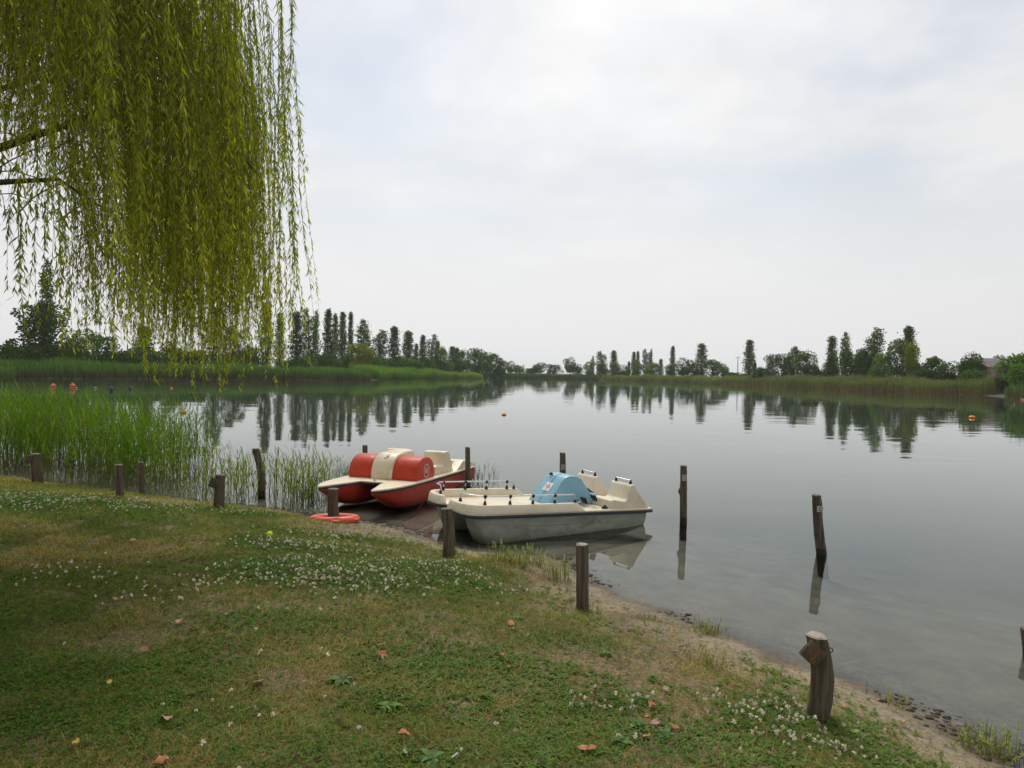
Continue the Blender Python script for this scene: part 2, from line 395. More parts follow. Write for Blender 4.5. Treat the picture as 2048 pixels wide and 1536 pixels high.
def axis(fine_a, fine_b, step, lo, hi, grow=1.16):
    mid = list(np.arange(fine_a, fine_b, step)); a, b, s = fine_a, mid[-1], step
    L_, R_ = [], []
    while a > lo: s = min(s * grow, 60); a -= s; L_.append(a)
    s = step
    while b < hi: s = min(s * grow, 60) if (b > 400 or s < 5) else 5; b += s; R_.append(b)
    return np.array(L_[::-1] + mid + R_)
gx = axis(-13, 6, .085, -1700, 1700); gy = axis(1.5, 16.5, .085, -300, 2400)
GX, GY = np.meshgrid(gx, gy); D_ = shore_d(GX, GY); GZ = ground_z(GX, GY, D_)
# where grass and clover grow (used for the ground's own colour and for planting)
green_px = [(150, 1330, .55, .4), (300, 1420, .6, .4), (90, 1450, .5, .35), (450, 1440, .4, .25), (60, 1250, .7, .4), (500, 1250, .7, .4), (350, 1330, .6, .4), (620, 1500, .4, .25), (1180, 1500, .4, .25), (1330, 1500, .35, .2), (900, 1330, .5, .3), (1150, 1290, .4, .25), (750, 1420, .35, .25), (500, 1130, .8, .4)]
clover_px = [(690, 1150, 1.0, .55, 1), (600, 1095, .8, .4, .7), (850, 1140, .8, .4, .8), (660, 1075, .7, .25, .9), (90, 1005, 1.6, .8, .8), (400, 1020, 1.2, .5, .55), (1540, 1440, .42, .3, .55),
             (1230, 1405, .3, .2, .4), (1610, 1490, .35, .25, .5), (300, 1180, .9, .5, .28), (150, 1150, .9, .5, .25), (450, 1150, .6, .35, .35), (960, 1170, .5, .3, .45), (1200, 1420, .3, .2, .3)]
CLOV = [(on_ground(a, b).xy, rx, ry, s) for a, b, rx, ry, s in clover_px]
GRN = [(on_ground(a, b).xy, rx, ry) for a, b, rx, ry in green_px]
def green_mask(x, y):
    r = np.zeros_like(np.asarray(x, float))
    for c, rx, ry in GRN: r = np.maximum(r, np.exp(-(((x - c.x) / rx) ** 2 + ((y - c.y) / ry) ** 2)))
    return r * (.3 + 1.2 * fbm(x * 2.2 + 9, y * 2.2, 23, 4))
def clover_mask(x, y):
    r = np.zeros_like(np.asarray(x, float))
    for c, rx, ry, s in CLOV:
        r = np.maximum(r, s * np.exp(-(((x - c.x) / rx) ** 2 + ((y - c.y) / ry) ** 2)))
    return r * (.35 + 1.1 * fbm(x * 2.6, y * 2.6, 21, 3))
def grass_mask(x, y, d):
    lft = sstep(-2.2, -4.2, x)                              # on the left the turf reaches the water
    e = d + (fbm(x * 1.7, y * 1.7, 31, 4) - .5) * 1.3
    on = sstep(.45, 1.6, e) * (1 - lft) + sstep(.0, .35, e + .1) * lft
    bare = np.maximum(sstep(.56, .70, fbm(x * 1.15 + 3, y * 1.15, 41, 4)) * .8, sstep(.58, .72, fbm(x * 3.7 + 1, y * 3.7, 47, 4)) * .75)
    right_bare = sstep(-.6, 1.0, x) * sstep(2.2, .7, d) * sstep(.36, .6, fbm(x * 2.3, y * 2.3, 44, 3)) * .8
    return np.clip(on * (1 - bare) * (1 - right_bare) + .8 * clover_mask(x, y) * sstep(.2, .6, d), 0, 1)
def ground_colour():
    gm = grass_mask(GX, GY, D_); n1 = fbm(GX * 3.1, GY * 3.1, 51, 4); n2 = fbm(GX * .8, GY * .8, 61, 3)
    soil = np.array([.18, .125, .075]); sand = np.array([.235, .188, .122]); thatch = np.array([.120, .100, .032]); wet = np.array([.125, .098, .070])
    bed = np.array([.22, .195, .155]); dimmed_silt = np.array([.085, .100, .075])
    def mx(a, b, t): return a * (1 - t[..., None]) + b * t[..., None]
    shp = GX.shape + (3,); c = np.broadcast_to(soil, shp).copy()
    c = mx(c, np.broadcast_to(sand, shp), sstep(1.5, .35, D_) * sstep(.25, .6, n1 + .1))
    c = mx(c, np.broadcast_to(thatch, shp), gm * .85)
    c = mx(c, np.broadcast_to(wet, shp), sstep(.32, .06, D_ + (n1 - .5) * .4) * sstep(-.3, -.02, D_) * .95)
    u = sstep(-.02, -.25, D_ + (n1 - .5) * .25)
    c = mx(c, np.broadcast_to(bed, shp), u)
    c = mx(c, np.broadcast_to(dimmed_silt, shp), sstep(.7, 8, -D_) ** .7)  # muddy bed, darkened outward to stand for light lost in deep water
    far_ = sstep(16, 30, np.hypot(GX, GY)) * sstep(-1.5, .0, D_)
    c = mx(c, np.broadcast_to(np.array([.065, .085, .03]), shp), far_)
    return c * (.8 + .4 * n1)[..., None] * (.9 + .2 * n2)[..., None]
def make_ground():
    ny, nx = GX.shape; V = np.stack([GX, GY, GZ], -1).reshape(-1, 3)
    i = (np.arange(ny - 1)[:, None] * nx + np.arange(nx - 1)[None]).reshape(-1, 1)
    F = np.hstack([i, i + 1, i + nx + 1, i + nx]); me = np_mesh('ground', V, F, ground_colour().reshape(-1, 3), True)
    mt, nt, N, L, out = new_mat('ground_soil'); b = N.new('ShaderNodeBsdfPrincipled')
    a = N.new('ShaderNodeAttribute'); a.attribute_name = 'Col'
    f = maprange(N, L, noise_node(N, L, 24, 6, .7), .3, .7, .62, 1.34)
    g = maprange(N, L, noise_node(N, L, 3.2, 5, .6), .3, .7, .82, 1.18)
    geo = N.new('ShaderNodeNewGeometry'); sp_ = N.new('ShaderNodeSeparateXYZ'); L.new(geo.outputs['Position'], sp_.inputs[0])
    under = maprange(N, L, sp_.outputs['Z'], -.05, .01, .75, 0)   # silt settles smooth under water
    fm = N.new('ShaderNodeMix'); fm.data_type = 'FLOAT'; L.new(under, fm.inputs[0]); L.new(f, fm.inputs[2]); fm.inputs[3].default_value = 1.0; f = fm.outputs[0]
    cc = N.new('ShaderNodeVectorMath'); cc.operation = 'SCALE'; L.new(a.outputs['Color'], cc.inputs[0]); L.new(f, cc.inputs['Scale'])
    c2 = N.new('ShaderNodeVectorMath'); c2.operation = 'SCALE'; L.new(cc.outputs[0], c2.inputs[0]); L.new(g, c2.inputs['Scale'])
    L.new(c2.outputs[0], b.inputs['Base Color']); b.inputs['Roughness'].default_value = .85; b.inputs['Specular IOR Level'].default_value = .25
    bp = N.new('ShaderNodeBump'); bp.inputs['Strength'].default_value = .6; bp.inputs['Distance'].default_value = .012
    L.new(noise_node(N, L, 45, 6, .7), bp.inputs['Height']); L.new(bp.outputs[0], b.inputs['Normal']); L.new(b.outputs[0], out.inputs[0])
    tag(link('ground', me, mt), 'grassy lake bank sloping down to a muddy sandy shore', 'ground', kind='structure')
make_ground()

def make_water():
    mt, nt, N, L, out = new_mat('lake_water')
    fr = N.new('ShaderNodeFresnel'); fr.inputs['IOR'].default_value = 1.333
    gl = N.new('ShaderNodeBsdfGlossy'); gl.inputs['Roughness'].default_value = .015; gl.inputs[0].default_value = (.95, .97, .97, 1)
    tr = N.new('ShaderNodeBsdfTransparent'); tr.inputs[0].default_value = (.74, .78, .74, 1)
    tc = N.new('ShaderNodeTexCoord')
    def nz(sc_, st, det, ro):
        mp = N.new('ShaderNodeMapping'); mp.inputs['Scale'].default_value = st; mp.inputs['Rotation'].default_value = (0, 0, .12)
        L.new(tc.outputs['Object'], mp.inputs[0])
        n = N.new('ShaderNodeTexNoise'); n.inputs['Scale'].default_value = sc_; n.inputs['Detail'].default_value = det; n.inputs['Roughness'].default_value = ro
        L.new(mp.outputs[0], n.inputs['Vector']); return n.outputs['Fac']
    a = nz(.55, (.45, 1.5, 1), 3, .42); b = nz(.15, (.5, 1.5, 1), 2, .5)
    ad = N.new('ShaderNodeMath'); ad.operation = 'MULTIPLY_ADD'; L.new(b, ad.inputs[0]); ad.inputs[1].default_value = 2.0; L.new(a, ad.inputs[2])
    bp = N.new('ShaderNodeBump'); bp.inputs['Strength'].default_value = 1.0
    calm = maprange(N, L, nz(.035, (.35, 1, 1), 3, .5), .38, .68, .0035, .0125); L.new(calm, bp.inputs['Distance'])
    L.new(ad.outputs[0], bp.inputs['Height'])
    L.new(bp.outputs[0], fr.inputs['Normal']); L.new(bp.outputs[0], gl.inputs['Normal'])
    mx = N.new('ShaderNodeMixShader'); L.new(fr.outputs[0], mx.inputs[0]); L.new(tr.outputs[0], mx.inputs[1]); L.new(gl.outputs[0], mx.inputs[2])
    L.new(mx.outputs[0], out.inputs[0])
    me = np_mesh('water', [(-150, -40, 0), (150, -40, 0), (150, 420, 0), (-150, 420, 0)], [(0, 1, 2, 3)])
    tag(link('water', me, mt), 'calm grey green lake reflecting trees and sky', 'lake', kind='structure')
make_water()

# ------------------------------------------------------------------ far trees
def crown_cloud(P, Dout, size, n_col=None, flat=.5):
    n = len(P); Dr = unit(Dout * .8 + rng.normal(size=(n, 3)) * .7); S = rng.normal(size=(n, 3))
    V, F = kites(P, Dr, S, size * rng.uniform(.7, 1.35, n), size * rng.uniform(.55, .95, n), .12, .5)
    return V, F
def poplar_mesh(seed, n=4200, H=20.0, W=3.6):
    """upright sprays of leaves round a straight stem"""
    r = np.random.default_rng(seed); Ps, Ds = [], []; ns = 96; twin = r.random() < .5
    for i in range(ns):
        t = .07 + .86 * (i + r.random()) / ns; prof = min(.45 + 1.1 * max(0, t - .05) / .3, 1.0) * min(1, ((1 - t) / .6) ** .95 + .05)
        a = i * 2.399 + r.normal(0, .4); R_ = W * .5 * prof * r.uniform(.35, 1.0); ln = r.uniform(.055, .115) * H
        cx = .22 * W * (1 if (i % 2) else -1) * min(1, t * 1.6) * twin; z0 = t * H - ln * .35
        if twin and i % 2 and t > .8: continue
        m_ = int(n / ns * r.uniform(.6, 1.3)); f = r.random(m_)
        rr = R_ * (.45 + .55 * f) ; sp = W * .10 * (1.15 - .75 * f) * (1 + .3 * r.random())
        x = cx + math.cos(a) * rr + r.normal(0, 1, m_) * sp; y = math.sin(a) * rr + r.normal(0, 1, m_) * sp; z = np.minimum(z0 + f * ln * (1.0 if t < .9 else .8), H)
        Ps.append(np.stack([x, y, z], 1)); Ds.append(np.stack([np.full(m_, math.cos(a) * .5), np.full(m_, math.sin(a) * .5), np.full(m_, .8)], 1))
    P = np.concatenate(Ps); D = np.concatenate(Ds); V, F = crown_cloud(P, D, .38)
    c = (.55 + .8 * r.random(len(P)))[:, None] * np.array([1, 1, 1]) * (1 + r.normal(0, .06, (len(P), 3)))
    tr = MB(); tr.tube([(0, 0, -1.2), (.05, 0, H * .2), (-.05, .03, H * .5), (0, 0, H * .85)], [.26, .2, .14, .04], 7)
    for q in range(9):
        a = r.uniform(0, 6.28); z = r.uniform(.12, .6) * H; l = r.uniform(.10, .2) * H
        tr.tube([(0, 0, z), (math.cos(a) * W * .2, math.sin(a) * W * .2, z + l * .5), (math.cos(a) * W * .32, math.sin(a) * W * .32, z + l)], [.07, .05, .02], 4)
    return np_mesh('poplar_crown', V, F, np.repeat(c, 4, 0)), tr
def round_mesh(seed, n=3400, H=9.0, W=8.0, low=.03, leaf=.42, lobes=14, gap=.27):
    r = np.random.default_rng(seed); Ps, Ds = [], []
    L_ = [(0, 0, H * .58, W * .36, H * .36)]
    for i in range(lobes):
        a = r.uniform(0, 6.28); q = r.uniform(.10, .34) * W; z = r.uniform(low + .16, .86) * H
        s = r.uniform(.13, .24) * W * (1.15 - .5 * abs(z / H - .5)); L_.append((q * math.cos(a), q * math.sin(a), min(z, H - s * .85), s, s * r.uniform(.7, 1.0)))
    tot = sum(l[3] ** 2 for l in L_)
    for cx, cy, cz, s, sz in L_:
        m_ = int(n * s * s / tot); d = unit(r.normal(size=(m_, 3))); q = r.uniform(.55, 1.05, m_) ** .6
        P = np.array([cx, cy, cz]) + d * q[:, None] * np.array([s, s, sz])
        keep = (vn(P[:, 0] * 1.1 + 20 + seed, P[:, 2] * 1.1 + P[:, 1], seed) > gap) & (P[:, 2] > low * H)
        Ps.append(P[keep]); Ds.append(d[keep])
    P = np.concatenate(Ps); D = np.concatenate(Ds) + np.array([0, 0, .25]); V, F = crown_cloud(P, D, leaf)
    c = (.55 + .8 * r.random(len(P)))[:, None] * (1 + r.normal(0, .06, (len(P), 3)))
    tr = MB(); tr.tube([(0, 0, -1.0), (.05, 0, H * .25), (0, .05, H * .6)], [.22, .17, .06], 7)
    for q in range(8):
        a = r.uniform(0, 6.28); z = r.uniform(.12, .4) * H
        tr.tube([(0, 0, z), (math.cos(a) * W * .16, math.sin(a) * W * .16, z + H * .14), (math.cos(a) * W * .3, math.sin(a) * W * .3, z + H * .3)], [.1, .06, .02], 5)
    return np_mesh('tree_crown', V, F, np.repeat(c, 4, 0)), tr
def tree_protos(fn, seeds, **k):
    res = []
    for s in seeds:
        cm, tr = fn(s, **k); t = tr.build('trunk', M['bark'], None); tm = t.data; bpy.data.objects.remove(t)
        cm.materials.append(M['crown']); res.append((cm, tm))
    return res
POP = tree_protos(poplar_mesh, [101, 102, 103, 104, 105, 106])
RND = tree_protos(round_mesh, [201, 202, 203, 204, 205])
BSH = tree_protos(round_mesh, [301, 302, 303], H=4.0, W=6.0, low=.0, leaf=.34, lobes=12, gap=.15, n=2600)
FEA = tree_protos(round_mesh, [401, 402], low=.05, leaf=.34, lobes=16, gap=.22, n=4600, H=10., W=6.5)
SPEC = {'p': (POP, 20.0, 3.6, 'poplar_tree'), 'r': (RND, 9.0, 8.0, 'leafy_tree'), 'b': (BSH, 4.0, 6.0, 'bush'), 'f': (FEA, 10.0, 6.5, 'leafy_tree')}
TONES = {'d': (.066, .125, .020), 'm': (.095, .172, .026), 'l': (.155, .245, .034), 'y': (.24, .28, .02), 'g': (.125, .19, .052), 'b': (.11, .215, .018)}
_ti = [0]
def tree(kind, px, ytop, wpx, Y, tone, label, group, low_px=None):
    protos, H0, W0, name = SPEC[kind]; _ti[0] += 1; i = _ti[0]
    top = atY(px, ytop, Y); base = gz(top.x, Y); h = top.z - base; w = wpx * Y / FPX
    cm, tm = protos[i % len(protos)]
    r = empty(name, (top.x, Y, base), (i * 2.399) % 6.28)
    s = Vector((w / W0 * 1.28, w / W0 * 1.28, h / H0 * 1.015))
    for nm, me in (('crown', cm), ('trunk', tm)):
        o = link(nm, me, None, r); o.scale = s if nm == 'crown' else Vector((max(s.x, .5 * s.z), max(s.y, .5 * s.z), s.z))
        c = TONES[tone]; k = .88 + .24 * ((i * .618) % 1); o.color = (c[0] * k, c[1] * k, c[2] * k, 1)
    tag(r, label, 'bush' if kind == 'b' else 'tree', group); return r
ORD = ['first', 'second', 'third', 'fourth', 'fifth', 'sixth', 'seventh', 'eighth', 'ninth', 'tenth', 'eleventh', 'twelfth', 'thirteenth', 'fourteenth', 'fifteenth', 'sixteenth', 'seventeenth', 'eighteenth', 'nineteenth', 'twentieth', 'twenty-first', 'twenty-second', 'twenty-third', 'twenty-fourth']
def zl(x): return float(np.interp(x, [0, 90, 300, 600, 700, 860, 950, 1010], [117, 122, 146, 184, 198, 243, 275, 290]))
def zr(x): return float(np.interp(x, [1170, 1300, 1450, 1500, 1600, 1700, 1800, 1900, 2000, 2060], [318, 288, 246, 212, 190, 166, 148, 138, 130, 126]))
# left bank: what shows through and under the willow, then the open poplar row
for px, yt, w, kd, tn, lb in [
    (94, 512, 26, 'p', 'd', 'tall dark poplar tip behind the willow near the left edge'),
    (88, 600, 92, 'f', 'd', 'broad dark tree at the far left under the willow'),
    (165, 655, 60, 'r', 'm', 'low leafy tree seen under the left part of the willow'),
    (212, 668, 52, 'r', 'd', 'dark leafy tree beside the low one under the willow'),
    (290, 650, 40, 'p', 'm', 'slim tree seen through the middle of the willow'),
    (350, 676, 50, 'r', 'd', 'rounded dark tree behind the willow middle'),
    (428, 612, 30, 'p', 'm', 'tall poplar showing between the thinner willow strands'),
    (470, 650, 36, 'p', 'g', 'shorter poplar behind the right half of the willow'),
    (505, 690, 34, 'r', 'd', 'small dark tree low behind the right willow strands'),
    (533, 602, 26, 'p', 'm', 'tall poplar behind the right fringe of the willow'),
    (560, 622, 20, 'p', 'm', 'narrow poplar behind the outermost willow strands')]:
    tree(kd, px, yt, w, zl(px), tn, lb, 'trees on the left bank behind the willow')
lp = [(594, 620, 28), (618, 612, 21), (632, 617, 15), (657, 616, 21), (671, 624, 15), (686, 620, 19), (702, 621, 13), (728, 636, 30), (760, 657, 29), (789, 651, 25), (817, 660, 27), (833, 685, 12), (846, 668, 16), (864, 666, 20)]
for i, (px, yt, w) in enumerate(lp):
    tree('p', px, yt, w, zl(px) + (i % 3) * 4, 'm' if i % 3 else 'd', f'{ORD[i]} poplar right of the willow in the left bank row', 'poplar row on the left bank')
for px, yt, w, kd, tn, lb, dz in [
    (724, 684, 50, 'f', 'y', 'round yellow green bush tree among the poplars on the left bank', -18),
    (881, 686, 26, 'f', 'l', 'light green tree at the end of the poplar row', 0),
    (876, 680, 12, 'p', 'd', 'short dark poplar tip behind the light green tree', 8),
    (905, 691, 20, 'p', 'm', 'first slim tree of the left bank wood', 0), (914, 694, 14, 'p', 'm', 'second slim tree of the left bank wood', 4),
    (928, 694, 26, 'f', 'm', 'third tree of the left bank wood', 3),
    (950, 694, 34, 'f', 'd', 'dense dark tree at the middle of the left bank wood', 0),
    (972, 698, 34, 'f', 'm', 'dark tree right of the middle of the left bank wood', 4),
    (991, 705, 30, 'f', 'd', 'last tall tree at the right end of the left bank wood', 8),
    (1003, 714, 18, 'r', 'd', 'small round tree ending the left bank wood', 10)]:
    tree(kd, px, yt, w, zl(px) + dz, tn, lb, 'trees on the left bank')
for i, px in enumerate([8, 30, 52, 120, 150, 240, 275, 320, 385, 455, 490, 580, 606, 645, 664, 694, 712, 748, 774, 803, 830, 850, 890, 915]):
    tree('b', px, 690 + (i * 7) % 13 + px * .018 + (7 if px > 560 else 0), 62 if px < 500 else 40, zl(px) - 3, 'd' if px < 500 else 'm', f'{ORD[i]} low shrub from the left behind the left bank reeds', 'shrubs behind the left reeds')
for px, yt, w, kd, tn, lb in [
    (1022, 720, 20, 'r', 'm', 'small upright tree left of the far pole'), (1038, 731, 18, 'b', 'l', 'pale bush just left of the far pole'),
    (1062, 736, 26, 'b', 'd', 'low dark bush right of the far pole'), (1081, 724, 28, 'r', 'd', 'flat topped dark tree at the far end of the lake'),
    (1109, 728, 30, 'r', 'd', 'round dark tree at the far end of the lake'), (1141, 712, 24, 'r', 'd', 'tallest dark tree at the far end of the lake'),
    (1156, 726, 26, 'r', 'd', 'dark tree leaning on the tallest one at the far end')]:
    tree(kd, px, yt, w, 372, tn, lb, 'trees at the far end')
rp = [(1185, 710, 7), (1204, 701, 17), (1228, 700, 16), (1258, 722, 8), (1268, 702, 11), (1276, 701, 9), (1293, 696, 13), (1302, 696, 8), (1346, 691, 12), (1404, 685, 24), (1500, 677, 23), (1665, 670, 23), (1692, 661, 20), (1750, 652, 33), (1818, 650, 29)]
for i, (px, yt, w) in enumerate(rp):
    tree('p', px, yt, w, zr(px) + 8, 'g', f'{ORD[i]} tall poplar from the left along the right bank', 'poplars on the right bank')
rr_ = [(1178, 722, 22, 'f', 'l', 'pale leafy tree at the left end of the right bank'), (1206, 722, 22, 'f', 'm', 'leafy tree at the foot of the second right bank poplar'),
    (1230, 724, 22, 'f', 'm', 'leafy tree at the foot of the third right bank poplar'), (1247, 728, 22, 'r', 'm', 'small round tree between the poplars of the right bank'),
    (1275, 721, 22, 'f', 'l', 'light green tree below the paired right bank poplars'), (1304, 721, 28, 'f', 'l', 'wide light green tree below the slim poplar pair'),
    (1322, 717, 11, 'p', 'l', 'short light green poplar among rounder trees'), (1340, 726, 22, 'f', 'm', 'rounded tree below the single thin poplar'),
    (1367, 713, 32, 'r', 'd', 'big dark round tree left of the broad poplar'), (1389, 721, 16, 'f', 'd', 'small dark tree between two dark round ones'),
    (1425, 717, 32, 'r', 'd', 'big dark round tree right of the broad poplar'), (1447, 726, 20, 'r', 'g', 'grey green tree ending the group before the lamp pole'),
    (1510, 724, 9, 'p', 'd', 'small slim tree beside the lone poplar'), (1525, 735, 25, 'b', 'd', 'dark round bush right of the lone poplar'),
    (1545, 706, 26, 'f', 'g', 'grey green tree at the left of the middle clump'), (1564, 705, 32, 'r', 'd', 'dark broad tree in the middle clump'),
    (1588, 690, 24, 'f', 'd', 'dark upright tree in the middle clump'), (1614, 695, 46, 'f', 'g', 'large grey green tree closing the middle clump'),
    (1655, 722, 26, 'r', 'd', 'small dark tree at the foot of the leaning poplars'), (1667, 700, 22, 'f', 'd', 'dark lower crown wrapped round a poplar stem'),
    (1703, 696, 56, 'r', 'd', 'wide dark tree below the twin poplars'), (1724, 706, 30, 'r', 'd', 'airy dark tree left of the tall right bank poplar'),
    (1738, 690, 30, 'f', 'd', 'dark leafy tree under the tall right bank poplar'),
    (1762, 700, 36, 'f', 'l', 'light olive tree in front of the tall poplars'), (1796, 674, 44, 'f', 'g', 'big silvery green willow like tree on the right bank'),
    (1826, 674, 30, 'f', 'y', 'bright yellow green tree beside the silvery one'), (1843, 724, 30, 'r', 'd', 'low dark tree right of the yellow green one'),
    (1870, 712, 46, 'r', 'd', 'rounded dark tree midway to the house'), (1908, 720, 60, 'r', 'd', 'broad dark tree left of the house'),
    (1944, 700, 40, 'r', 'd', 'dark tree with uneven top just left of the house'), (1996, 708, 26, 'r', 'd', 'dark tree rising behind the house roof')]
for px, yt, w, kd, tn, lb in rr_:
    tree(kd, px, yt, w, zr(px) + (22 if 'behind the house' in lb else 0), tn, lb, 'trees on the right bank')
for px, yt, w, Y, kd, tn, lb in [(1462, 744, 40, 250, 'b', 'd', 'low bush line left of the lamp pole'), (1485, 748, 26, 240, 'b', 'd', 'low bush right of the lamp pole'),
    (1944, 741, 54, 124, 'b', 'm', 'green bush in front of the house wall'), (2000, 753, 32, 118, 'b', 'm', 'small bush before the house door'),
    (2062, 698, 92, 116, 'f', 'b', 'bright green tree at the right edge before the house'), (2046, 728, 44, 112, 'b', 'b', 'bright green bush at the right edge'),
    (2085, 720, 70, 112, 'f', 'm', 'leafy tree cut by the right edge'), (1640, 742, 34, 186, 'b', 'd', 'low bush in the gap of the right bank trees'),
    (1855, 738, 50, 140, 'b', 'd', 'dark low shrub under the right bank trees')]:
    tree(kd, px, yt, w, Y, tn, lb, 'bushes and trees on the right bank')

# ------------------------------------------------------------------ far reed beds
def reed_bed(name, line, depth, hgt, dens, c_low, c_mid, c_top, label, width=.13):
    P = [Vector(p).to_2d() for p in line]; pts = []
    for a, b in zip(P[:-1], P[1:]):
        e = b - a; l = e.length; n = int(l * (depth[1] - depth[0]) * dens)
        t = rng.random(n); q = rng.uniform(depth[0], depth[1], n); nrm = Vector((e.y, -e.x)) / l
        mid = (a + b) / 2; 
        if shore_d([mid.x + nrm.x * 2], [mid.y + nrm.y * 2])[0] < 0: nrm = -nrm
        pts.append(np.stack([a.x + e.x * t + nrm.x * q, a.y + e.y * t + nrm.y * q], 1))
    Q = np.concatenate(pts); n = len(Q); d = shore_d(Q[:, 0], Q[:, 1]); z = np.maximum(ground_z(Q[:, 0], Q[:, 1], d), -.3)
    h = hgt * (.55 + .7 * fbm(Q[:, 0] * .16, Q[:, 1] * .16, 71, 3)) * rng.uniform(.78, 1.12, n) * (.8 + .2 * sstep(depth[0], depth[0] + 1.5, d))
    base = np.stack([Q[:, 0], Q[:, 1], z - .1], 1)
    D = np.stack([rng.normal(0, .10, n), rng.normal(0, .10, n), np.ones(n)], 1)
    th = rng.uniform(-.9, .9, n); side = np.stack([np.cos(th), np.sin(th), np.zeros(n)], 1)
    V, F, k = blades(base, D, rng.uniform(.0, .12, n), h, rng.uniform(.7, 1.5, n) * width, side, 3)
    v = 1.55 * (.72 + .5 * rng.random(n)) * (.75 + .5 * fbm(Q[:, 0] * .3, Q[:, 1] * .3, 81, 3))
    t = np.array([0, 0, .33, .33, .67, .67, 1.0])[:k]
    lo, mi, to = np.array(c_low), np.array(c_mid), np.array(c_top)
    ct = np.stack([np.interp(t, [0, .33, .67, 1], [lo[i], lo[i] * .55 + mi[i] * .45, mi[i], to[i]]) for i in range(3)], 1)
    C = v[:, None, None] * ct[None] * (1 + rng.normal(0, .05, (n, 1, 3)))
    o = link(name, np_mesh(name, V, F, C.reshape(-1, 3)), M['reed']); tag(o, label, 'reeds', kind='stuff')
br, g1, g2 = (.085, .062, .035), (.042, .068, .022), (.062, .105, .026)
reed_bed('reed_bed', [(-96, 82), (-88, 88), (-76.8, 102.4), (-68.1, 112.8), (-57.5, 125.7), (-46, 141), (-36.9, 155.3), (-33.2, 161)], (-1, 7), 3.1, 16, (.07, .05, .03), (.04, .07, .02), (.085, .15, .026), 'long dark green reed bed along the left bank')
reed_bed('reed_bed', [(-33.5, 166), (-34, 185), (-29, 212), (-22.7, 231.3)], (-1.5, 6), 3.4, 14, (.06, .08, .02), (.07, .125, .022), (.115, .20, .03), 'bright green reed bed beyond the first on the left bank', .16)
reed_bed('reed_bed', [(-22, 233), (-17, 242), (-12.2, 250.5), (-12.8, 258)], (-1.5, 4), 2.6, 16, (.09, .10, .03), (.10, .15, .03), (.14, .21, .035), 'small pale green reed clump on the point of the left bank', .18)
reed_bed('reed_bed', [(-17, 290), (-12, 318), (4, 330), (19, 333), (32, 318), (38, 296)], (-1, 6), 2.6, 12, (.04, .05, .025), g1, g2, 'dim reed bed at the far end of the lake', .2)
reed_bed('reed_bed', [(38.1, 295.6), (54.2, 268.3), (64, 248), (70.9, 227.2)], (-1, 7), 2.7, 13, (.15, .12, .065), (.08, .11, .035), (.12, .155, .055), 'pale far reed bed on the right bank', .18)
reed_bed('reed_bed', [(70.9, 227.2), (73, 200), (73.9, 175), (74, 149.4), (75.6, 124.9), (79.5, 115.5)], (-1, 6), 3.0, 17, (.17, .105, .065), (.066, .092, .030), (.155, .150, .080), 'long tawny green reed bed along the right bank', .13)
reed_bed('reed_bed', [(78.5, 107.5), (76.5, 101), (84, 88), (90, 70)], (-1, 5), 2.6, 18, (.10, .075, .045), (.05, .075, .028), (.065, .095, .036), 'reed bed at the right edge of the lake', .13)

# ------------------------------------------------------------------ houses and poles
def house(name, loc, rz, w, dp, hw, hr, wall, roof, label, solar=False, arch=False, wins=(), doors=()):
    r = empty(name, loc, rz)
    b = MB(); b.box((0, 0, hw / 2 - .5), (w, dp, hw + 1)); b.add([(-w / 2, -dp / 2, hw), (-w / 2, dp / 2, hw), (-w / 2, 0, hw + hr), (w / 2, -dp / 2, hw), (w / 2, dp / 2, hw), (w / 2, 0, hw + hr)], [(0, 1, 2), (3, 5, 4), (0, 2, 5, 3), (1, 4, 5, 2)])
    b.build('wall', wall, r, 0)
    sl_ = math.atan2(hr, dp / 2); ln = math.hypot(hr, dp / 2) + .5
    rf = empty('roof', (0, 0, 0)); rf.parent = r
    for s in (-1, 1):
        R_ = Matrix.Rotation(-s * sl_, 3, 'X'); c = Vector((0, s * (dp / 4 + .12), hw + hr / 2 + .02)); n = R_ @ Vector((0, 0, 1))
        q = MB(); q.box(c + n * .08, (w + .8, ln, .14), R_); q.build('roof_slope', roof, rf, 0)
        if solar and s < 0:
            nx, ny = 8, 2; pw, ph = (w * .86) / nx, ln * .8 / ny
            for i in range(nx):
                for j in range(ny):
                    q = MB(); q.box(c + n * .19 + R_ @ Vector(((i - (nx - 1) / 2) * pw, (j - (ny - 1) / 2) * ph, 0)), (pw - .07, ph - .08, .05), R_); q.build('solar_panel', M['solar'], rf, 0)
    for (x, z, ww, wh) in wins:
        q = MB(); q.box((x, -dp / 2 - .01, z), (ww + .24, .12, wh + .24)); f = q.build('window', M['frame'], r, 0)
        for s in (-1, 1):
            q = MB(); q.box((x + s * ww / 4, -dp / 2 - .06, z), (ww / 2 - .06, .08, wh)); q.build('pane', M['glass'], f, 0)
    for (x, ww, wh) in doors:
        q = MB(); q.box((x, -dp / 2 - .02, wh / 2), (ww, .14, wh)); q.build('door', M['frame'], r, 0)
    if arch:
        V, F = [], []
        for i in range(25):
            a = math.pi * i / 24
            for rad in (1.9, 2.3):
                for yy in (-.02, -.08): V.append((math.cos(a) * rad * 1.05, -dp / 2 + yy, 3.6 + math.sin(a) * rad * .8))
        for i in range(24):
            o = i * 4; F += [(o + 1, o + 3, o + 7, o + 5), (o, o + 4, o + 6, o + 2), (o + 2, o + 6, o + 7, o + 3), (o, o + 1, o + 5, o + 4)]
        finish('painted_arch', V, F, M['archblue'], r, 0)
    tag(r, label, 'house'); return r
hp = atY(1990, 750, 134)
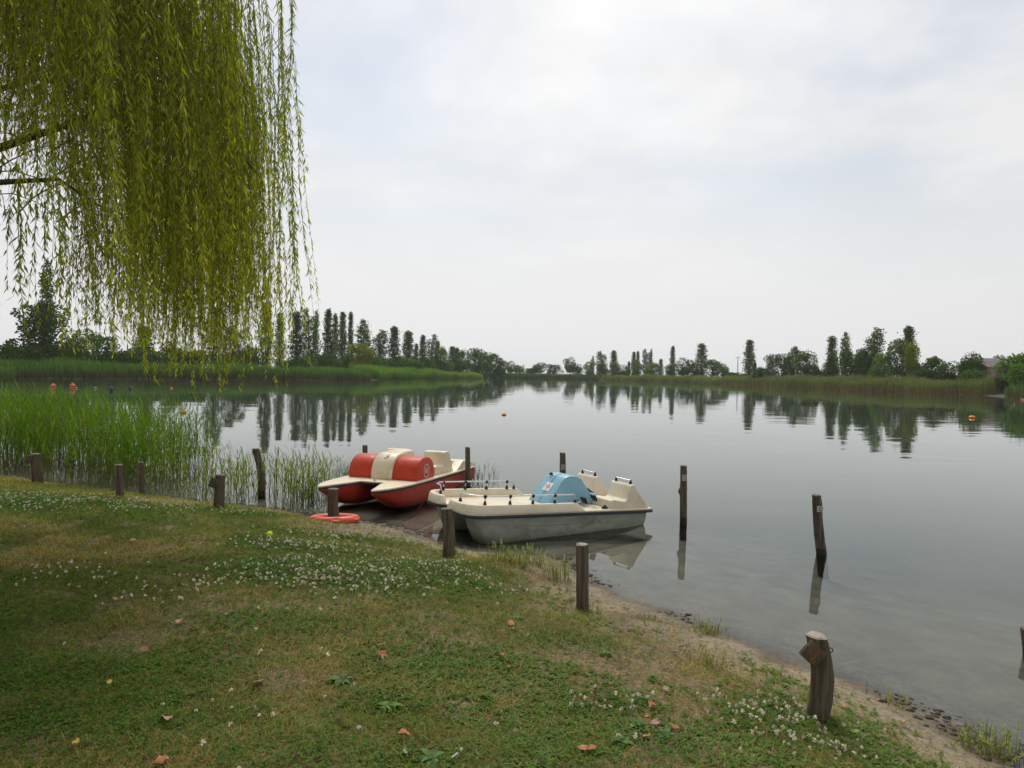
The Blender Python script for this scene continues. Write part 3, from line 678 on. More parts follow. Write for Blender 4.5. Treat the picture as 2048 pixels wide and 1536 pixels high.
house('brick_house', (hp.x, 137, gz(hp.x, 137)), .32, 6.4, 6.0, 4.6, 1.6, M['brick'], M['tile'], 'brick house with solar panels on its roof at the right', True, True, [(-.2, 3.4, .9, 1.1)], [(-1.3, .9, 2.0)])
hp = atY(662, 728, 232)
house('farm_house', (hp.x, 236, gz(hp.x, 236)), -.2, 10, 7, 2.6, 1.5, M['plaster'], M['tile'], 'low house with a red tiled roof behind the left poplars', wins=[(-2, 1.4, .9, 1), (2, 1.4, .9, 1)])
def pole(px, yt, Y, arms, label, rad=.11):
    t = atY(px, yt, Y); b = gz(t.x, Y); r = empty('utility_pole', (t.x, Y, b)); h = t.z - b
    q = MB(); q.tube([(0, 0, -.5), (0, 0, h)], [rad * 1.3, rad * .8], 8); q.build('mast', M['concrete'], r)
    for z, w in arms:
        q = MB(); q.box((0, 0, h - z), (w, .12, .12)); q.build('crossarm', M['concrete'], r, 0)
        for s in (-1, 1):
            q = MB(); q.tube([(s * w * .45, 0, h - z + .05), (s * w * .45, 0, h - z + .3)], [.09, .07], 6); q.build('insulator', M['polewood'], r)
    tag(r, label, 'pole')
pole(1476, 713, 262, [(.5, 1.8)], 'pale thin pole with a crossarm left of the lone poplar', .16)
pole(1048, 729, 390, [(.4, 1.2)], 'thin pole at the far end of the lake', .17)

# ------------------------------------------------------------------ the willow
def willow():
    r = np.random.default_rng(99); cx, cy = -6.8, 6.0; base = gz(cx, cy)
    root = empty('weeping_willow', (cx, cy, base))
    tag(root, 'weeping willow hanging its long leafy strands from the upper left', 'tree')
    def loc(p): return Vector(p) - Vector((cx, cy, base))
    MB().tube([loc((cx, cy, base - .4)), loc((cx + .05, cy, base + .3)), loc((cx + .1, cy + .05, 1.9)), loc((cx + .15, cy, 3.0)), loc((cx + .2, cy + .1, 4.4))], [.42, .33, .28, .26, .17], 14).build('trunk', M['bark'], root)
    limbs = []
    for i in range(15):
        a = i * 2 * math.pi / 15 * 1.0 + r.normal(0, .1); R_ = r.uniform(2.3, 3.7); zt = r.uniform(4.6, 7.4); z0 = r.uniform(2.6, 4.2)
        pts = [(cx + .12, cy, z0)]
        for t in (.25, .5, .75, 1): pts.append((cx + math.cos(a) * R_ * t + r.normal(0, .06), cy + math.sin(a) * R_ * t + r.normal(0, .06), z0 + (zt - z0) * (1 - (1 - t) ** 2) - .25 * max(0, t - .75) * 4))
        MB().tube([loc(p) for p in pts], [.10, .065, .04, .024, .012], 7).build('limb', M['bark'], root); limbs.append(pts)
    # two limbs that show at the left edge of the view
    for pts in ([(cx + .1, cy, 2.9), (-5.6, 6.2, 3.7), (-4.9, 6.3, 3.95), (-4.2, 6.3, 4.0), (-3.7, 6.2, 3.7)], 
                [(cx + .1, cy, 3.0), (-5.5, 6.8, 4.3), (-4.2, 7.2, 5.0), (-3.2, 7.3, 4.9), (-2.7, 7.3, 4.3)]):
        MB().tube([loc(p) for p in pts], [.07, .045, .03, .018, .008], 7).build('limb', M['bark'], root); limbs.append(pts)
    # strands hang in clumps
    LV, LD, LS, LL, LW, LC = [], [], [], [], [], []; stems = MB(); twigs = MB()
    def strand(x, y, z0, z1, dx, dy, bright):
        n = max(6, int((z0 - z1) / .16)); sx = r.normal(.01, .06); sy = r.normal(0, .06); pts = []
        ph = r.uniform(0, 6.28); wob = r.uniform(.01, .05); q0 = min(.45, (z0 - z1) * .25)
        for i in range(n + 1):
            t = i / n; s = t * (z0 - z1); o = 1 - math.exp(-s / q0)
            pts.append(np.array([x + dx * o + sx * s + wob * math.sin(s * 2.3 + ph) * t, y + dy * o + sy * s + wob * math.cos(s * 1.9 + ph) * t, z0 - s + .10 * math.sin(min(1, t * 3) * math.pi) * 0]))
        stems.tube(pts[::2] if len(pts) > 8 else pts, np.linspace(.0028, .001, len(pts[::2] if len(pts) > 8 else pts)), 3, False)
        pts = np.array(pts); L_ = z0 - z1; k = int(L_ / r.uniform(.024, .034)); s = np.sort(r.uniform(.04, 1.0, k)) * n
        i0 = np.minimum(s.astype(int), n - 1); fr = (s - i0)[:, None]; p = pts[i0] * (1 - fr) + pts[i0 + 1] * fr; tg = unit(pts[i0 + 1] - pts[i0])
        az = r.uniform(0, 6.28, k); sd = np.stack([np.cos(az), np.sin(az), np.zeros(k)], 1)
        an = r.uniform(.3, .95, k)[:, None]; D = tg * np.cos(an) + sd * np.sin(an); D[:, 2] -= r.uniform(.05, .45, k)
        LV.append(p); LD.append(D); LS.append(np.cross(D, sd + r.normal(0, .4, (k, 3))))
        tip = np.clip(s / n, 0, 1); LL.append(r.uniform(.055, .12, k) * (1.08 - .35 * tip)); LW.append(r.uniform(.0095, .0155, k))
        g = np.array([.215, .305, .042]) * bright; yel = np.array([.46, .47, .05]) * bright
        u = (r.random(k) ** 2.2 * .55 + .28 * tip)[:, None]; c = g * (1 - u) + yel * u
        LC.append(c * r.uniform(.65, 1.3, k)[:, None])
    def clump(a, R_, ns, z_lo, z_hi, spread):
        x = cx + math.cos(a) * R_; y = cy + math.sin(a) * R_
        l = r.uniform(1.2, 2.8) if R_ < 3.4 else r.uniform(2.6, 4.4); z0 = min(z_hi, z_lo + l)
        ox, oy = math.cos(a), math.sin(a); br_ = r.uniform(.55, 1.45)
        tl = r.uniform(.6, 1.3); st = Vector((x - ox * tl * 1.2, y - oy * tl * 1.2, z0 - .1 + r.uniform(-.2, .35)))
        cu_ = [Vector((x - ox * tl * (1.2 - 1.25 * t) + .05 * math.sin(t * 7 + a * 9), y - oy * tl * (1.2 - 1.25 * t), st.z * (1 - t) + (z0 - .35) * t + .5 * math.sin(math.pi * t) * tl)) for t in np.linspace(0, 1, 8)]
        twigs.tube([loc(p_) for p_ in cu_], list(np.linspace(.009, .002, 8)), 4, False)
        for k in range(ns):
            zz = z_lo + abs(r.normal(0, .42)) + (r.random() < .25) * r.uniform(.2, .9)
            q = r.normal(0, spread, 2); z00 = z0 + r.normal(0, .15)
            if z00 - zz < .5: zz = z00 - r.uniform(.5, 1.0)
            strand(x + q[0], y + q[1], z00, zz, ox * r.uniform(0, .3) + r.normal(0, .08), oy * r.uniform(0, .3) + r.normal(0, .08), br_)
    def profile(a, R_):
        lowest = 1.86 + .95 * vn(a * 5.3 + 7, R_ * 2.6, 5)
        if R_ < 2.45 + 3.6 * max(0, -a - .05): lowest = max(lowest, 3.9 + .5 * vn(a * 4, R_ * 2, 6))
        elif R_ < 2.75: lowest = max(lowest, 2.45)
        return lowest
    for i in range(255):                                   # side over the water, in view
        a = r.uniform(-1.25, 1.25); R_ = 1.9 + 2.35 * math.sqrt(r.random()); lo_ = profile(a, R_)
        if R_ > 3.85 and r.random() < .4: continue
        if vn(a * 6.5 + 3, R_ * 2.2 + 11, 8) < .36: continue
        u = r.random()
        if R_ > 3.5: u *= .75
        if u < .52: z = lo_
        elif u < .78: z = r.uniform(lo_ + .3, max(4.4, lo_ + .6))
        else: z = r.uniform(4.0, 5.6)
        clump(a, R_, r.integers(6, 13), max(z, lo_), 7.4, .10)
    for i in range(70):
        a = r.uniform(-.3, .9); R_ = r.uniform(1.7, 3.3); clump(a, R_, r.integers(5, 10), r.uniform(3.6, 5.2), 7.6, .12)
    for i in range(80):                                    # the rest of the crown, out of view
        a = r.uniform(1.25, 2 * math.pi - 1.25); R_ = 1.5 + 3.0 * math.sqrt(r.random()); z = r.uniform(2.4, 5.2)
        clump(a, R_, 6, z, 7.4, .16)
    for i in range(95):                                    # thin outer fringe reaching low
        a = r.uniform(-.12, .8); R_ = r.uniform(3.4, 4.22)
        if vn(a * 9 + 5, R_ * 3, 9) < .42: continue
        clump(a, R_, r.integers(3, 7), profile(a, R_) + r.uniform(0, .35), 7.4, .09)
    for i in range(60):
        a = r.uniform(-1.3, 1.3); R_ = r.uniform(.4, 3.4); clump(a, R_, 7, r.uniform(5.0, 6.0), 8.0, .2)
    # a few lone strands beyond the fringe at the right
    for (px, y1, y0, Y) in [(572, 330, -60, 5.6), (585, 405, 120, 5.8), (566, 735, 230, 5.7), (556, 700, 100, 5.9), (578, 640, 330, 6.1), (560, 350, -80, 6.0), (545, 590, 50, 5.6), (22, 690, 420, 6.2), (8, 640, 380, 6.4), (36, 575, 330, 6.1)]:
        b_ = atY(px, y1, Y); t_ = atY(px, y0, Y)
        for k in range(1 if px < 50 else 3): strand(b_.x + r.normal(0, .03), Y + r.normal(0, .03), t_.z, b_.z + abs(r.normal(0, .2)) * (k > 0), r.normal(0, .03), 0, 1.0)
    off = np.array([cx, cy, base])
    V, F = kites(np.concatenate(LV) - off, np.concatenate(LD), np.concatenate(LS), np.concatenate(LL), np.concatenate(LW), .2, .4)
    o = link('crown', np_mesh('crown', V, F, np.repeat(np.concatenate(LC), 4, 0)), M['leaf'], root); o['kind'] = 'stuff'
    V = np.array(stems.V) - off; F4 = stems.F
    me = bpy.data.meshes.new('hanging_stem'); me.from_pydata(V.tolist(), [], F4); st = link('hanging_stem', me, surf('green_stem', (.12, .10, .03), (.17, .14, .045), 10, .7), root); st['kind'] = 'stuff'
    tw = twigs.build('twig', surf('olive_twig', (.12, .10, .04), (.17, .14, .06), 10, .8), root); tw['kind'] = 'stuff'
    print('willow leaves', len(V), sum(len(a) for a in LV))
willow()

# ------------------------------------------------------------------ posts
def post(base_px, top_px, wpx, label, water=False, sides=14, mat='wood', light_top=False, lumps=(), kink=0.0, hole=None, waist=0.0, group='mooring posts'):
    b = at(*base_px, 0.0) if water else on_ground(*base_px)
    t = atY(*top_px, b.y); rad = wpx * b.y / FPX / 2; h = t.z - b.z
    r = empty('wooden_post', b)
    rr = np.random.default_rng(int(base_px[0])); n = 16; low = -.9 if water else -.35; V, F = [], []
    zs = [low, -.05] + list(np.linspace(.02, h, n - 2)); ph = rr.uniform(0, 6.28, 4)
    for i, z in enumerate(zs):
        f = max(z, 0) / h; ox = (t.x - b.x) * (z / h) + kink * math.sin(f * math.pi) * rad * 2; oy = .0
        for k in range(sides):
            a = 2 * math.pi * k / sides; q = rad * (1.04 - .08 * f) * (1 + .05 * math.sin(2 * a + ph[0] + f * 2) + .035 * math.sin(3 * a + ph[1] - f * 3) + rr.normal(0, .018) - waist * math.sin(f * math.pi))
            for (lf, la, ls) in lumps: q += rad * ls * math.exp(-((f - lf) / .05) ** 2 - (((a - la + math.pi) % (2 * math.pi) - math.pi) / .45) ** 2)
            zz = z + (rr.normal(0, .004) if i == len(zs) - 1 else 0)
            V.append((ox + math.cos(a) * q, oy + math.sin(a) * q, zz))
    for i in range(len(zs) - 1):
        for k in range(sides): F.append((i * sides + k, i * sides + (k + 1) % sides, (i + 1) * sides + (k + 1) % sides, (i + 1) * sides + k))
    top = [(len(zs) - 1) * sides + k for k in range(sides)]
    if water:                                              # dark algae below the splash line
        cut = 3
        sh = finish('shaft', V[cut * sides:], [tuple(i - cut * sides for i in f) for f in F if min(f) >= cut * sides], M[mat], r, 50)
        finish('algae_band', V[:(cut + 1) * sides], [f for f in F if max(f) < (cut + 1) * sides], M['algae'], r, 50)
    else: finish('shaft', V, F, M[mat], r, 50)
    c = len(V); tv = [V[i] for i in top]; mid = Vector((sum(v[0] for v in tv) / sides, sum(v[1] for v in tv) / sides, h + .006))
    rim = [mid + (Vector(v) - mid) * .82 + Vector((0, 0, .008)) for v in tv]
    finish('cut_top', tv + rim + [mid], [(k, (k + 1) % sides, sides + (k + 1) % sides, sides + k) for k in range(sides)] + [(sides + k, sides + (k + 1) % sides, 2 * sides) for k in range(sides)], M['endgrain' if light_top else 'endgrain_dark'], r, 30)
    tag(r, label, 'post', group); return r, rad, h, Vector((t.x - b.x, 0, h))
def plate(p, z_frac, w, hh, txt, rad, h, top, cmat='concrete'):
    o = Vector((top.x * z_frac, -rad - .012, h * z_frac)); q = MB(); q.box(o, (w, .012, hh)); pl = q.build('number_plate', M[cmat], p, 0)
    for s in (-1, 1): MB().tube([o + Vector((0, -.005, s * hh * .42)), o + Vector((0, -.012, s * hh * .42))], .004, 6).build('nail', M['rust'], pl)
    if txt: text_obj('plate_number', txt, hh * .8, M['dkblue'], pl, M=Matrix.Translation(o + Vector((0, -.008, 0))) @ Matrix.Rotation(math.pi / 2, 4, 'X'))
def board(p, centre, size, ang, th, rad, txt=None, mat='wood'):
    R_ = Matrix.Rotation(ang, 3, 'Y'); q = MB(); q.box(centre, (size[0], th, size[1]), R_); b = q.build('sign_board', M[mat], p, 30, .004, 35, 2)
    if txt: 
        Mx = Matrix.Translation(Vector(centre) + Vector((0, -th / 2 - .001, 0))) @ R_.to_4x4() @ Matrix.Rotation(math.pi / 2, 4, 'X')
        text_obj('painted_number', txt, size[1] * .85, surf('faded_red_paint', (.20, .035, .02), (.30, .08, .03), 30, .8, third=(.10, .08, .06), tscale=20), b, M=Mx)
        text_obj('paint_traces', 'o', size[1] * .5, surf('faded_yellow_paint', (.22, .13, .03), (.26, .18, .05), 30, .8), b, M=Mx @ Matrix.Translation((.02, -.03, .0012)))
    return b
p, ra, h, tp = post((75, 968), (71, 908), 19, 'short post with a small board in front of the left reeds')
board(p, tp + Vector((-.055, -ra * .9, -.09)), (.12, .14), .1, .03, ra)
post((240, 995), (238, 930), 15, 'thin lumpy post second from the left on the grass edge', lumps=[(.6, 5.2, .5), (.35, 3.4, .25)])
p, ra, h, tp = post((438, 1018), (440, 950), 19, 'post with a tilted board third from the left on the grass edge')
board(p, tp + Vector((-.06, -ra * .9, -.11)), (.13, .14), .35, .03, ra)
post((284, 990), (282, 925), 11, 'thin brown post standing inside the left reeds', water=True, mat='wood_old')
post((523, 990), (512, 898), 14, 'crooked leaning post among the sparse reeds in the water', water=True, kink=.3, mat='wood_old', lumps=[(.9, 3.1, .5), (.25, 0, .4)])
post((670, 1042), (667, 978), 22, 'stout post standing in the orange life ring', kink=-.15, waist=.05)
post((896, 1116), (893, 1018), 23, 'weathered post close before the bow of the white boat', kink=.15, lumps=[(.35, .2, .22)])
post((1165, 1217), (1164, 1089), 26, 'round post with a pale sawn top on the shore right of the boats', light_top=True)
p8, ra8, h8, tp8 = post((1635, 1437), (1633, 1272), 41, 'thick post with a tilted square board at the lower right', light_top=True, kink=.28, lumps=[(.45, .2, .25)])
board(p8, tp8 + Vector((-.047, -ra8 * .95, -.085)), (.125, .115), .72, .03, ra8, '8')
V, F = [], []
for i in range(16):
    a = 2 * math.pi * i / 16
    for j in range(6):
        b = 2 * math.pi * j / 6; V.append(tp8 + Vector((ra8 + .012 + (.014 + .0035 * math.cos(b)) * math.cos(a), -.03 + .0035 * math.sin(b), -.075 + (.014 + .0035 * math.cos(b)) * math.sin(a))))
for i in range(16):
    for j in range(6): F.append((i * 6 + j, i * 6 + (j + 1) % 6, ((i + 1) % 16) * 6 + (j + 1) % 6, ((i + 1) % 16) * 6 + j))
finish('iron_ring', V, F, M['rust'], p8)
p, ra, h, tp = post((1367, 1045), (1367, 932), 13.5, 'slim knobbly post in the water right of the white boat', True, mat='wood_old', lumps=[(.56, 3.3, .75), (.5, 4.6, .35)]); plate(p, .8, .07, .09, '22', ra, h, tp)
p, ra, h, tp = post((1643, 1108), (1633, 990), 18.5, 'leaning post in the water at the right with a small plate', True, mat='wood_old', kink=-.1, lumps=[(.85, .1, .3)]); plate(p, .78, .075, .075, 'C', ra, h, tp)
p, ra, h, tp = post((1126, 978), (1125, 906), 12, 'post in the water behind the blue paddle cover', True, mat='wood_old'); plate(p, .62, .08, .10, '23', ra, h, tp)
post((936, 978), (935, 895), 10.5, 'thin post in the water beside the stern of the red boat', True, mat='wood_old')
post((731, 962), (730, 891), 11, 'post top showing behind the red paddle cover', True, mat='wood_old')
post((2061, 1308), (2055, 1258), 25, 'post in the water cut by the right edge', True, mat='wood_old')

# ------------------------------------------------------------------ pedal boats
def boat_root(name, x, y, z, yaw, pit, label):
    a = Vector((math.sin(yaw) * math.cos(pit), math.cos(yaw) * math.cos(pit), -math.sin(pit))); v = Vector((math.cos(yaw), -math.sin(yaw), 0)); w = v.cross(a)
    r = empty(name); yy = -v
    r.matrix_world = Matrix(((a.x, yy.x, w.x, x), (a.y, yy.y, w.y, y), (a.z, yy.z, w.z, z), (0, 0, 0, 1)))
    tag(r, label, 'pedal boat', 'beached pedal boats'); return r
def P3(u, v, w): return Vector((u, -v, w))
def hull(parent, st, vc, mat, ribs=(), k=13):
    rows = []
    for u, b, kd, rk in st:
        row = []
        for j in range(k):
            th = math.pi * j / (k - 1); c, s = math.cos(th), math.sin(th)
            v = b * (1 if c >= 0 else -1) * abs(c) ** .5; w = -kd * s ** .7
            row.append(P3(u + rk * (s ** 1.2), vc + v, w - .028))
        rows.append(row)
    V, F = loft(rows); o = finish('hull', V, F, mat, parent, 60)
    for frac, u0, u1 in ribs:                              # pressed line along the outer side
        for sgn in (1, -1):
            pts = []
            for i in range(15):
                u = u0 + (u1 - u0) * i / 14; us = [s_[0] for s_ in st]; b = np.interp(u, us, [s_[1] for s_ in st]); kd = np.interp(u, us, [s_[2] for s_ in st])
                th = math.asin(min(1, frac ** (1 / .7))); pts.append(P3(u, vc + sgn * (b * math.cos(th) ** .5), -kd * frac - .028 + .05 * (1 - i / 14) ** 3))
            MB().tube(pts, .006, 5).build('hull_line', mat, o)
    return o
def mirror(o_): return o_ + [(u, -v) for u, v in reversed(o_)]
# --- red boat
rb = boat_root('pedal_boat', -2.59, 10.63, .42, .31, .022, 'red pedal boat with cream deck and round red paddle cover, beached')
RL = 3.96
st = [(.05, .025, .03, .0), (.16, .07, .09, .06), (.3, .12, .17, .09), (.5, .175, .265, .09), (.75, .225, .34, .05), (1.1, .26, .38, 0), (1.8, .275, .385, 0), (2.8, .275, .36, 0), (3.5, .265, .31, 0), (RL - .1, .25, .27, -.03)]
for s in (-1, 1): hull(rb, st, s * .47, M['redhull'], [(.62, .5, 3.7)])
half = [(0, .47), (.10, .545), (.30, .63), (.62, .70), (1.0, .735), (1.6, .74), (3.5, .74), (3.85, .72), (RL, .64)]
inner = [(.87, .22), (.62, .275), (.30, .375), (.10, .43)]
outl = [(u, v) for u, v in half] + [(u, -v) for u, v in reversed(half)] + [(u, -v) for u, v in reversed(inner)] + [(u, v) for u, v in inner]
extrude('deck', outl, lambda u, v, t: P3(u, v, t), 0.0, .032, M['cream'], rb, .012)
extrude('rubber_rim', [(.018 + u * .992, v * .986) for u, v in outl], lambda u, v, t: P3(u, v, t), -.030, -.002, M['navy'], rb, .005)
def drum_prof(uc, a, hh, w0, n=22, e=.85):
    return [(uc - a * (1 if math.cos(t) > 0 else -1) * abs(math.cos(t)) ** e, w0 + hh * math.sin(t) ** e) for t in [math.pi * i / n for i in range(n + 1)]]
dp_r = drum_prof(1.58, .38, .385, .03)
dp_c = drum_prof(1.60, .43, .43, .03)
for a, b in ((-.66, -.19), (.19, .66)): d_ = extrude('paddle_cover', dp_r, lambda u, w, t: P3(u, t, w), a, b, M['red'], rb, .025, 40, 50)
band = extrude('cover_band', dp_c, lambda u, w, t: P3(u, t, w), -.2, .2, M['cream'], rb, .02, 40, 50)
hood = [(1.55, .40), (1.62, .475), (2.02, .475), (2.1, .43), (2.16, .03), (1.95, .03)]
extrude('band_hood', hood, lambda u, w, t: P3(u, t, w), -.185, .185, M['cream'], rb, .025)
def on_prof(prof, s0, off):
    acc = [0.0]
    for (a, b), (c, d) in zip(prof[:-1], prof[1:]): acc.append(acc[-1] + math.hypot(c - a, d - b))
    def fn(tx, ty, tz):
        s = s0 + ty; i = max(0, min(len(acc) - 2, int(np.searchsorted(acc, s)) - 1)); f = (s - acc[i]) / (acc[i + 1] - acc[i])
        (a, b), (c, d) = prof[i], prof[i + 1]; l = math.hypot(c - a, d - b); nx, nz = -(d - b) / l, (c - a) / l
        return P3(a + (c - a) * f + nx * (off + tz), tx, b + (d - b) * f + nz * (off + tz))
    return fn
text_obj('painted_number', '5', .17, M['dkblue'], band, fn=lambda x, y, z: on_prof(dp_c, .44, .0025)(x + .25 * y + .02, y, z))
Mx = Matrix.Translation(P3(1.60, .6625, .17)) @ Matrix(((1, 0, 0, 0), (0, 0, -1, 0), (0, 1, 0, 0), (0, 0, 0, 1)))
text_obj('painted_number', '60', .125, M['whitepaint'], d_, M=Mx)
V, F = [], []
for i in range(40):
    a = 2 * math.pi * i / 40
    for q, yy in ((.098, -.6622), (.108, -.6622), (.108, -.6640), (.098, -.6640)): V.append((1.60 + q * math.cos(a), yy, .17 + q * 1.12 * math.sin(a)))
for i in range(40):
    j = (i + 1) % 40
    for k in range(4): F.append((i * 4 + k, i * 4 + (k + 1) % 4, j * 4 + (k + 1) % 4, j * 4 + k))
finish('painted_ring', V, F, M['whitepaint'], d_, 0)
seat_r = [(2.06, .03), (2.08, .18), (2.14, .205), (2.40, .165), (2.46, .20), (2.50, .40), (2.53, .425), (2.66, .425), (2.70, .40), (2.90, .06), (2.92, .03)]
for s in (-1, 1): extrude('seat', seat_r, lambda u, w, t: P3(u, t, w), s * .40 - .225, s * .40 + .225, M['cream'], rb, .03)
rear = [(2.88, .03), (2.95, .05), (3.08, .10), (3.2, .17), (3.3, .19), (3.5, .19), (3.58, .15), (3.75, .12), (3.9, .03)]
for s in (-1, 1): extrude('stern_fairing', rear, lambda u, w, t: P3(u, t, w), s * .60 - .10, s * .60 + .09, M['cream'], rb, .025)
extrude('stern_box', [(3.55, .03), (3.55, .15), (3.85, .15), (3.88, .03)], lambda u, w, t: P3(u, t, w), -.40, .40, M['cream'], rb, .02)
MB().tube([P3(.93, .02, .028), P3(.93, .02, .07)], [.022, .02], 10).build('deck_eyelet', M['chrome'], rb)
# --- white boat
wb = boat_root('pedal_boat', -.93, 9.49, .415, 1.03, .058, 'white pedal boat with blue paddle cover and railings, beached on the shore')
WL = 3.25
st = [(.16, .14, .10, .05), (.21, .195, .27, .06), (.29, .222, .42, .05), (.45, .236, .475, 0), (.8, .245, .49, 0), (1.6, .25, .46, 0), (2.4, .25, .39, 0), (2.9, .24, .33, 0), (WL - .12, .23, .27, -.02)]
for s in (-1, 1): hull(wb, st, s * .475, M['hullgrey'], [(.66, .35, 3.0), (.30, .4, 3.0)])
half = [(.10, .12), (.03, .20), (0, .32), (.01, .52), (.05, .62), (.13, .695), (.26, .735), (.5, .74), (2.9, .74), (3.15, .735), (WL, .70)]
outl = [(u, v) for u, v in half] + [(u, -v) for u, v in reversed(half)]
extrude('deck', outl, lambda u, v, t: P3(u, v, t), -.004, .026, M['cream2'], wb, .010)
extrude('rubber_rim', [(u * 1.006 - .008, v * 1.016) for u, v in outl], lambda u, v, t: P3(u, v, t), -.040, -.006, M['navy'], wb, .008)
def sweep(name, path, prof, mat, parent, bevel=0.012):
    """section prof [(side, up)] carried along a plan path [(u,v)]; side is measured to the left of travel"""
    rows = []; n = len(path)
    for i, (u, v) in enumerate(path):
        a = path[max(i - 1, 0)]; b = path[min(i + 1, n - 1)]; du, dv = b[0] - a[0], b[1] - a[1]; l = math.hypot(du, dv); nu, nv = -dv / l, du / l
        k = 1.0 if 0 < i < n - 1 else .15
        rows.append([P3(u + nu * s, v + nv * s, w * k + .02 * (1 - k)) for s, w in prof])
    V, F = [], []; k = len(prof)
    for r_ in rows: V += r_
    for i in range(n - 1):
        for j in range(k): F.append((i * k + j, i * k + (j + 1) % k, (i + 1) * k + (j + 1) % k, (i + 1) * k + j))
    F.append(tuple(range(k))); F.append(tuple((n - 1) * k + j for j in range(k)))
    return finish(name, V, F, mat, parent, 40, bevel, 40)
for s in (1, -1):
    e = 1.92 if s > 0 else 1.75
    path = [(.06, .11 * s), (.075, .15 * s), (.06, .24 * s), (.055, .34 * s), (.065, .48 * s), (.11, .58 * s), (.19, .645 * s), (.32, .675 * s), (.6, .68 * s), (1.2, .68 * s), (e - .14, .68 * s), (e, .68 * s)]
    sweep('bulwark', path, [(-.045 * s, .02), (-.035 * s, .10), (-.02 * s, .135), (.045 * s, .135), (.06 * s, .10), (.075 * s, .02)] if True else None, M['cream2'], wb)
    q = MB(); z0 = .125; zt = .250
    rp_ = [(.10, .32), (.12, .50), (.19, .60), (.32, .655), (.6, .67), (1.0, .67), (1.4, .67), (1.78 if s > 0 else 1.55, .67)]
    pts = [P3(rp_[0][0], s * rp_[0][1], z0), P3(rp_[0][0], s * rp_[0][1], zt - .03), P3(rp_[0][0] + .01, s * (rp_[0][1] + .03), zt)] + [P3(u, s * v, zt) for u, v in rp_[1:-1]]
    u, v = rp_[-1]; pts += [P3(u - .04, s * v, zt), P3(u - .005, s * v, zt - .025), P3(u, s * v, z0)]
    rail = MB().tube(pts, .0115, 8).build('rail', M['chrome'], wb)
    for (u, v) in [rp_[0], (.30, .65), (.68, .67), (1.05, .67), (1.42, .67), rp_[-1]]:
        MB().tube([P3(u, s * v, z0 + .005), P3(u, s * v, z0 + .03), P3(u, s * v, z0 + .055)], [.030, .020, .018], 8).build('rail_foot', M['black'], rail)
        if (u, v) not in (rp_[0], rp_[-1]):
            MB().tube([P3(u, s * v, z0 + .05), P3(u, s * v, zt)], .009, 6).build('rail_post', M['chrome'], rail)
            MB().tube([P3(u, s * v, zt - .03), P3(u, s * v, zt - .012), P3(u, s * v, zt + .014)], [.016, .024, .024], 8).build('rail_clamp', M['black'], rail)
cov = [(1.58, .026), (1.83, .37), (1.90, .43), (1.98, .455), (2.10, .45), (2.19, .42), (2.36, .21), (2.41, .18), (2.52, .175), (2.53, .15), (2.47, .13), (2.44, .026)]
pc = extrude('paddle_cover', cov, lambda u, w, t: P3(u, t * (1 - .12 * w / .45), w), -.27, .27, M['blue'], wb, .035, 40, 18)
sl2 = Vector((1.83 - 1.58, .37 - .026)).normalized()
def on_front(s, v, off): return P3(1.58 + sl2.x * s - sl2.y * off, v, .026 + sl2.y * s + sl2.x * off)
a = .29; V = [on_front(a + p_, v_, o_) for o_ in (.003, .006) for p_, v_ in ((-.075, -.10), (-.075, .085), (.075, .10), (.08, -.085))]
pp = finish('paper_notice', V, [(0, 1, 2, 3), (4, 5, 6, 7), (0, 1, 5, 4), (1, 2, 6, 5), (2, 3, 7, 6), (3, 0, 4, 7)], M['paper'], pc, 0)
text_obj('faded_writing', 'VIA', .085, M['redink'], pp, fn=lambda x, y, z: on_front(a + y, x, .0075 + z), ext=.0004)
MB().tube([P3(1.90, -.12, .44), P3(1.88, -.13, .45), P3(1.86, -.13, .43)], .02, 7).build('cover_knob', M['black'], pc)
MB().tube([P3(1.585, .0, .05), P3(1.835, .0, .385), P3(1.905, 0, .440), P3(1.985, 0, .462)], .0045, 5).build('cover_seam', M['blue'], pc)
seat_w = [(2.42, .02), (2.43, .14), (2.47, .165), (2.70, .13), (2.76, .16), (2.80, .36), (2.83, .385), (2.88, .385), (2.93, .30), (3.10, .13), (3.20, .02)]
for s in (-1, 1):
    se = extrude('seat', seat_w, lambda u, w, t: P3(u, t, w), s * .44 - .25, s * .44 + .25, M['cream2'], wb, .028)
    for dv in (-.17, .17): MB().tube([P3(2.855, s * .44 + dv, .375), P3(2.855, s * .44 + dv, .40), P3(2.855, s * .44 + dv, .445)], [.028, .022, .014], 8).build('handle_foot', M['black'], se)
    MB().tube([P3(2.855, s * .44 - .17, .437), P3(2.855, s * .44 + .17, .437)], .0105, 8).build('handle_bar', M['chrome'], se)
    # pedals and crank rods in front of each seat
    for k, (u, v, w) in enumerate([(2.16, .38, .11), (2.28, .46, .16)]):
        q = MB(); q.box(P3(u, s * v, w), (.035, .11, .10), Matrix.Rotation(-.5, 3, 'Y')); pe = q.build('pedal', M['black'], wb, 30, .008)
        MB().tube([P3(u, s * v, w), P3(u + .02, s * v, .03)], .009, 6).build('crank_rod', M['chrome'], pe); MB().tube([P3(u, s * v - .03 * s, w - .02), P3(u - .12, s * .30, .05)], .009, 6).build('crank_rod', M['chrome'], pe)
q = MB(); q.box(P3(2.34, .66, .045), (.10, .03, .03)); q.box(P3(2.34, .66, .06), (.03, .025, .05)); q.build('cleat', M['black'], wb, 30, .004)
MB().tube([P3(2.52, -.03, .22), P3(2.60, -.03, .17), P3(2.72, -.03, .10)], [.018, .018, .014], 7).build('steering_lever', M['black'], wb)
extrude('stern_step', [(2.95, .02), (2.97, .07), (3.17, .06), (3.2, .02)], lambda u, w, t: P3(u, t, w), -.17, .17, M['cream2'], wb, .015)

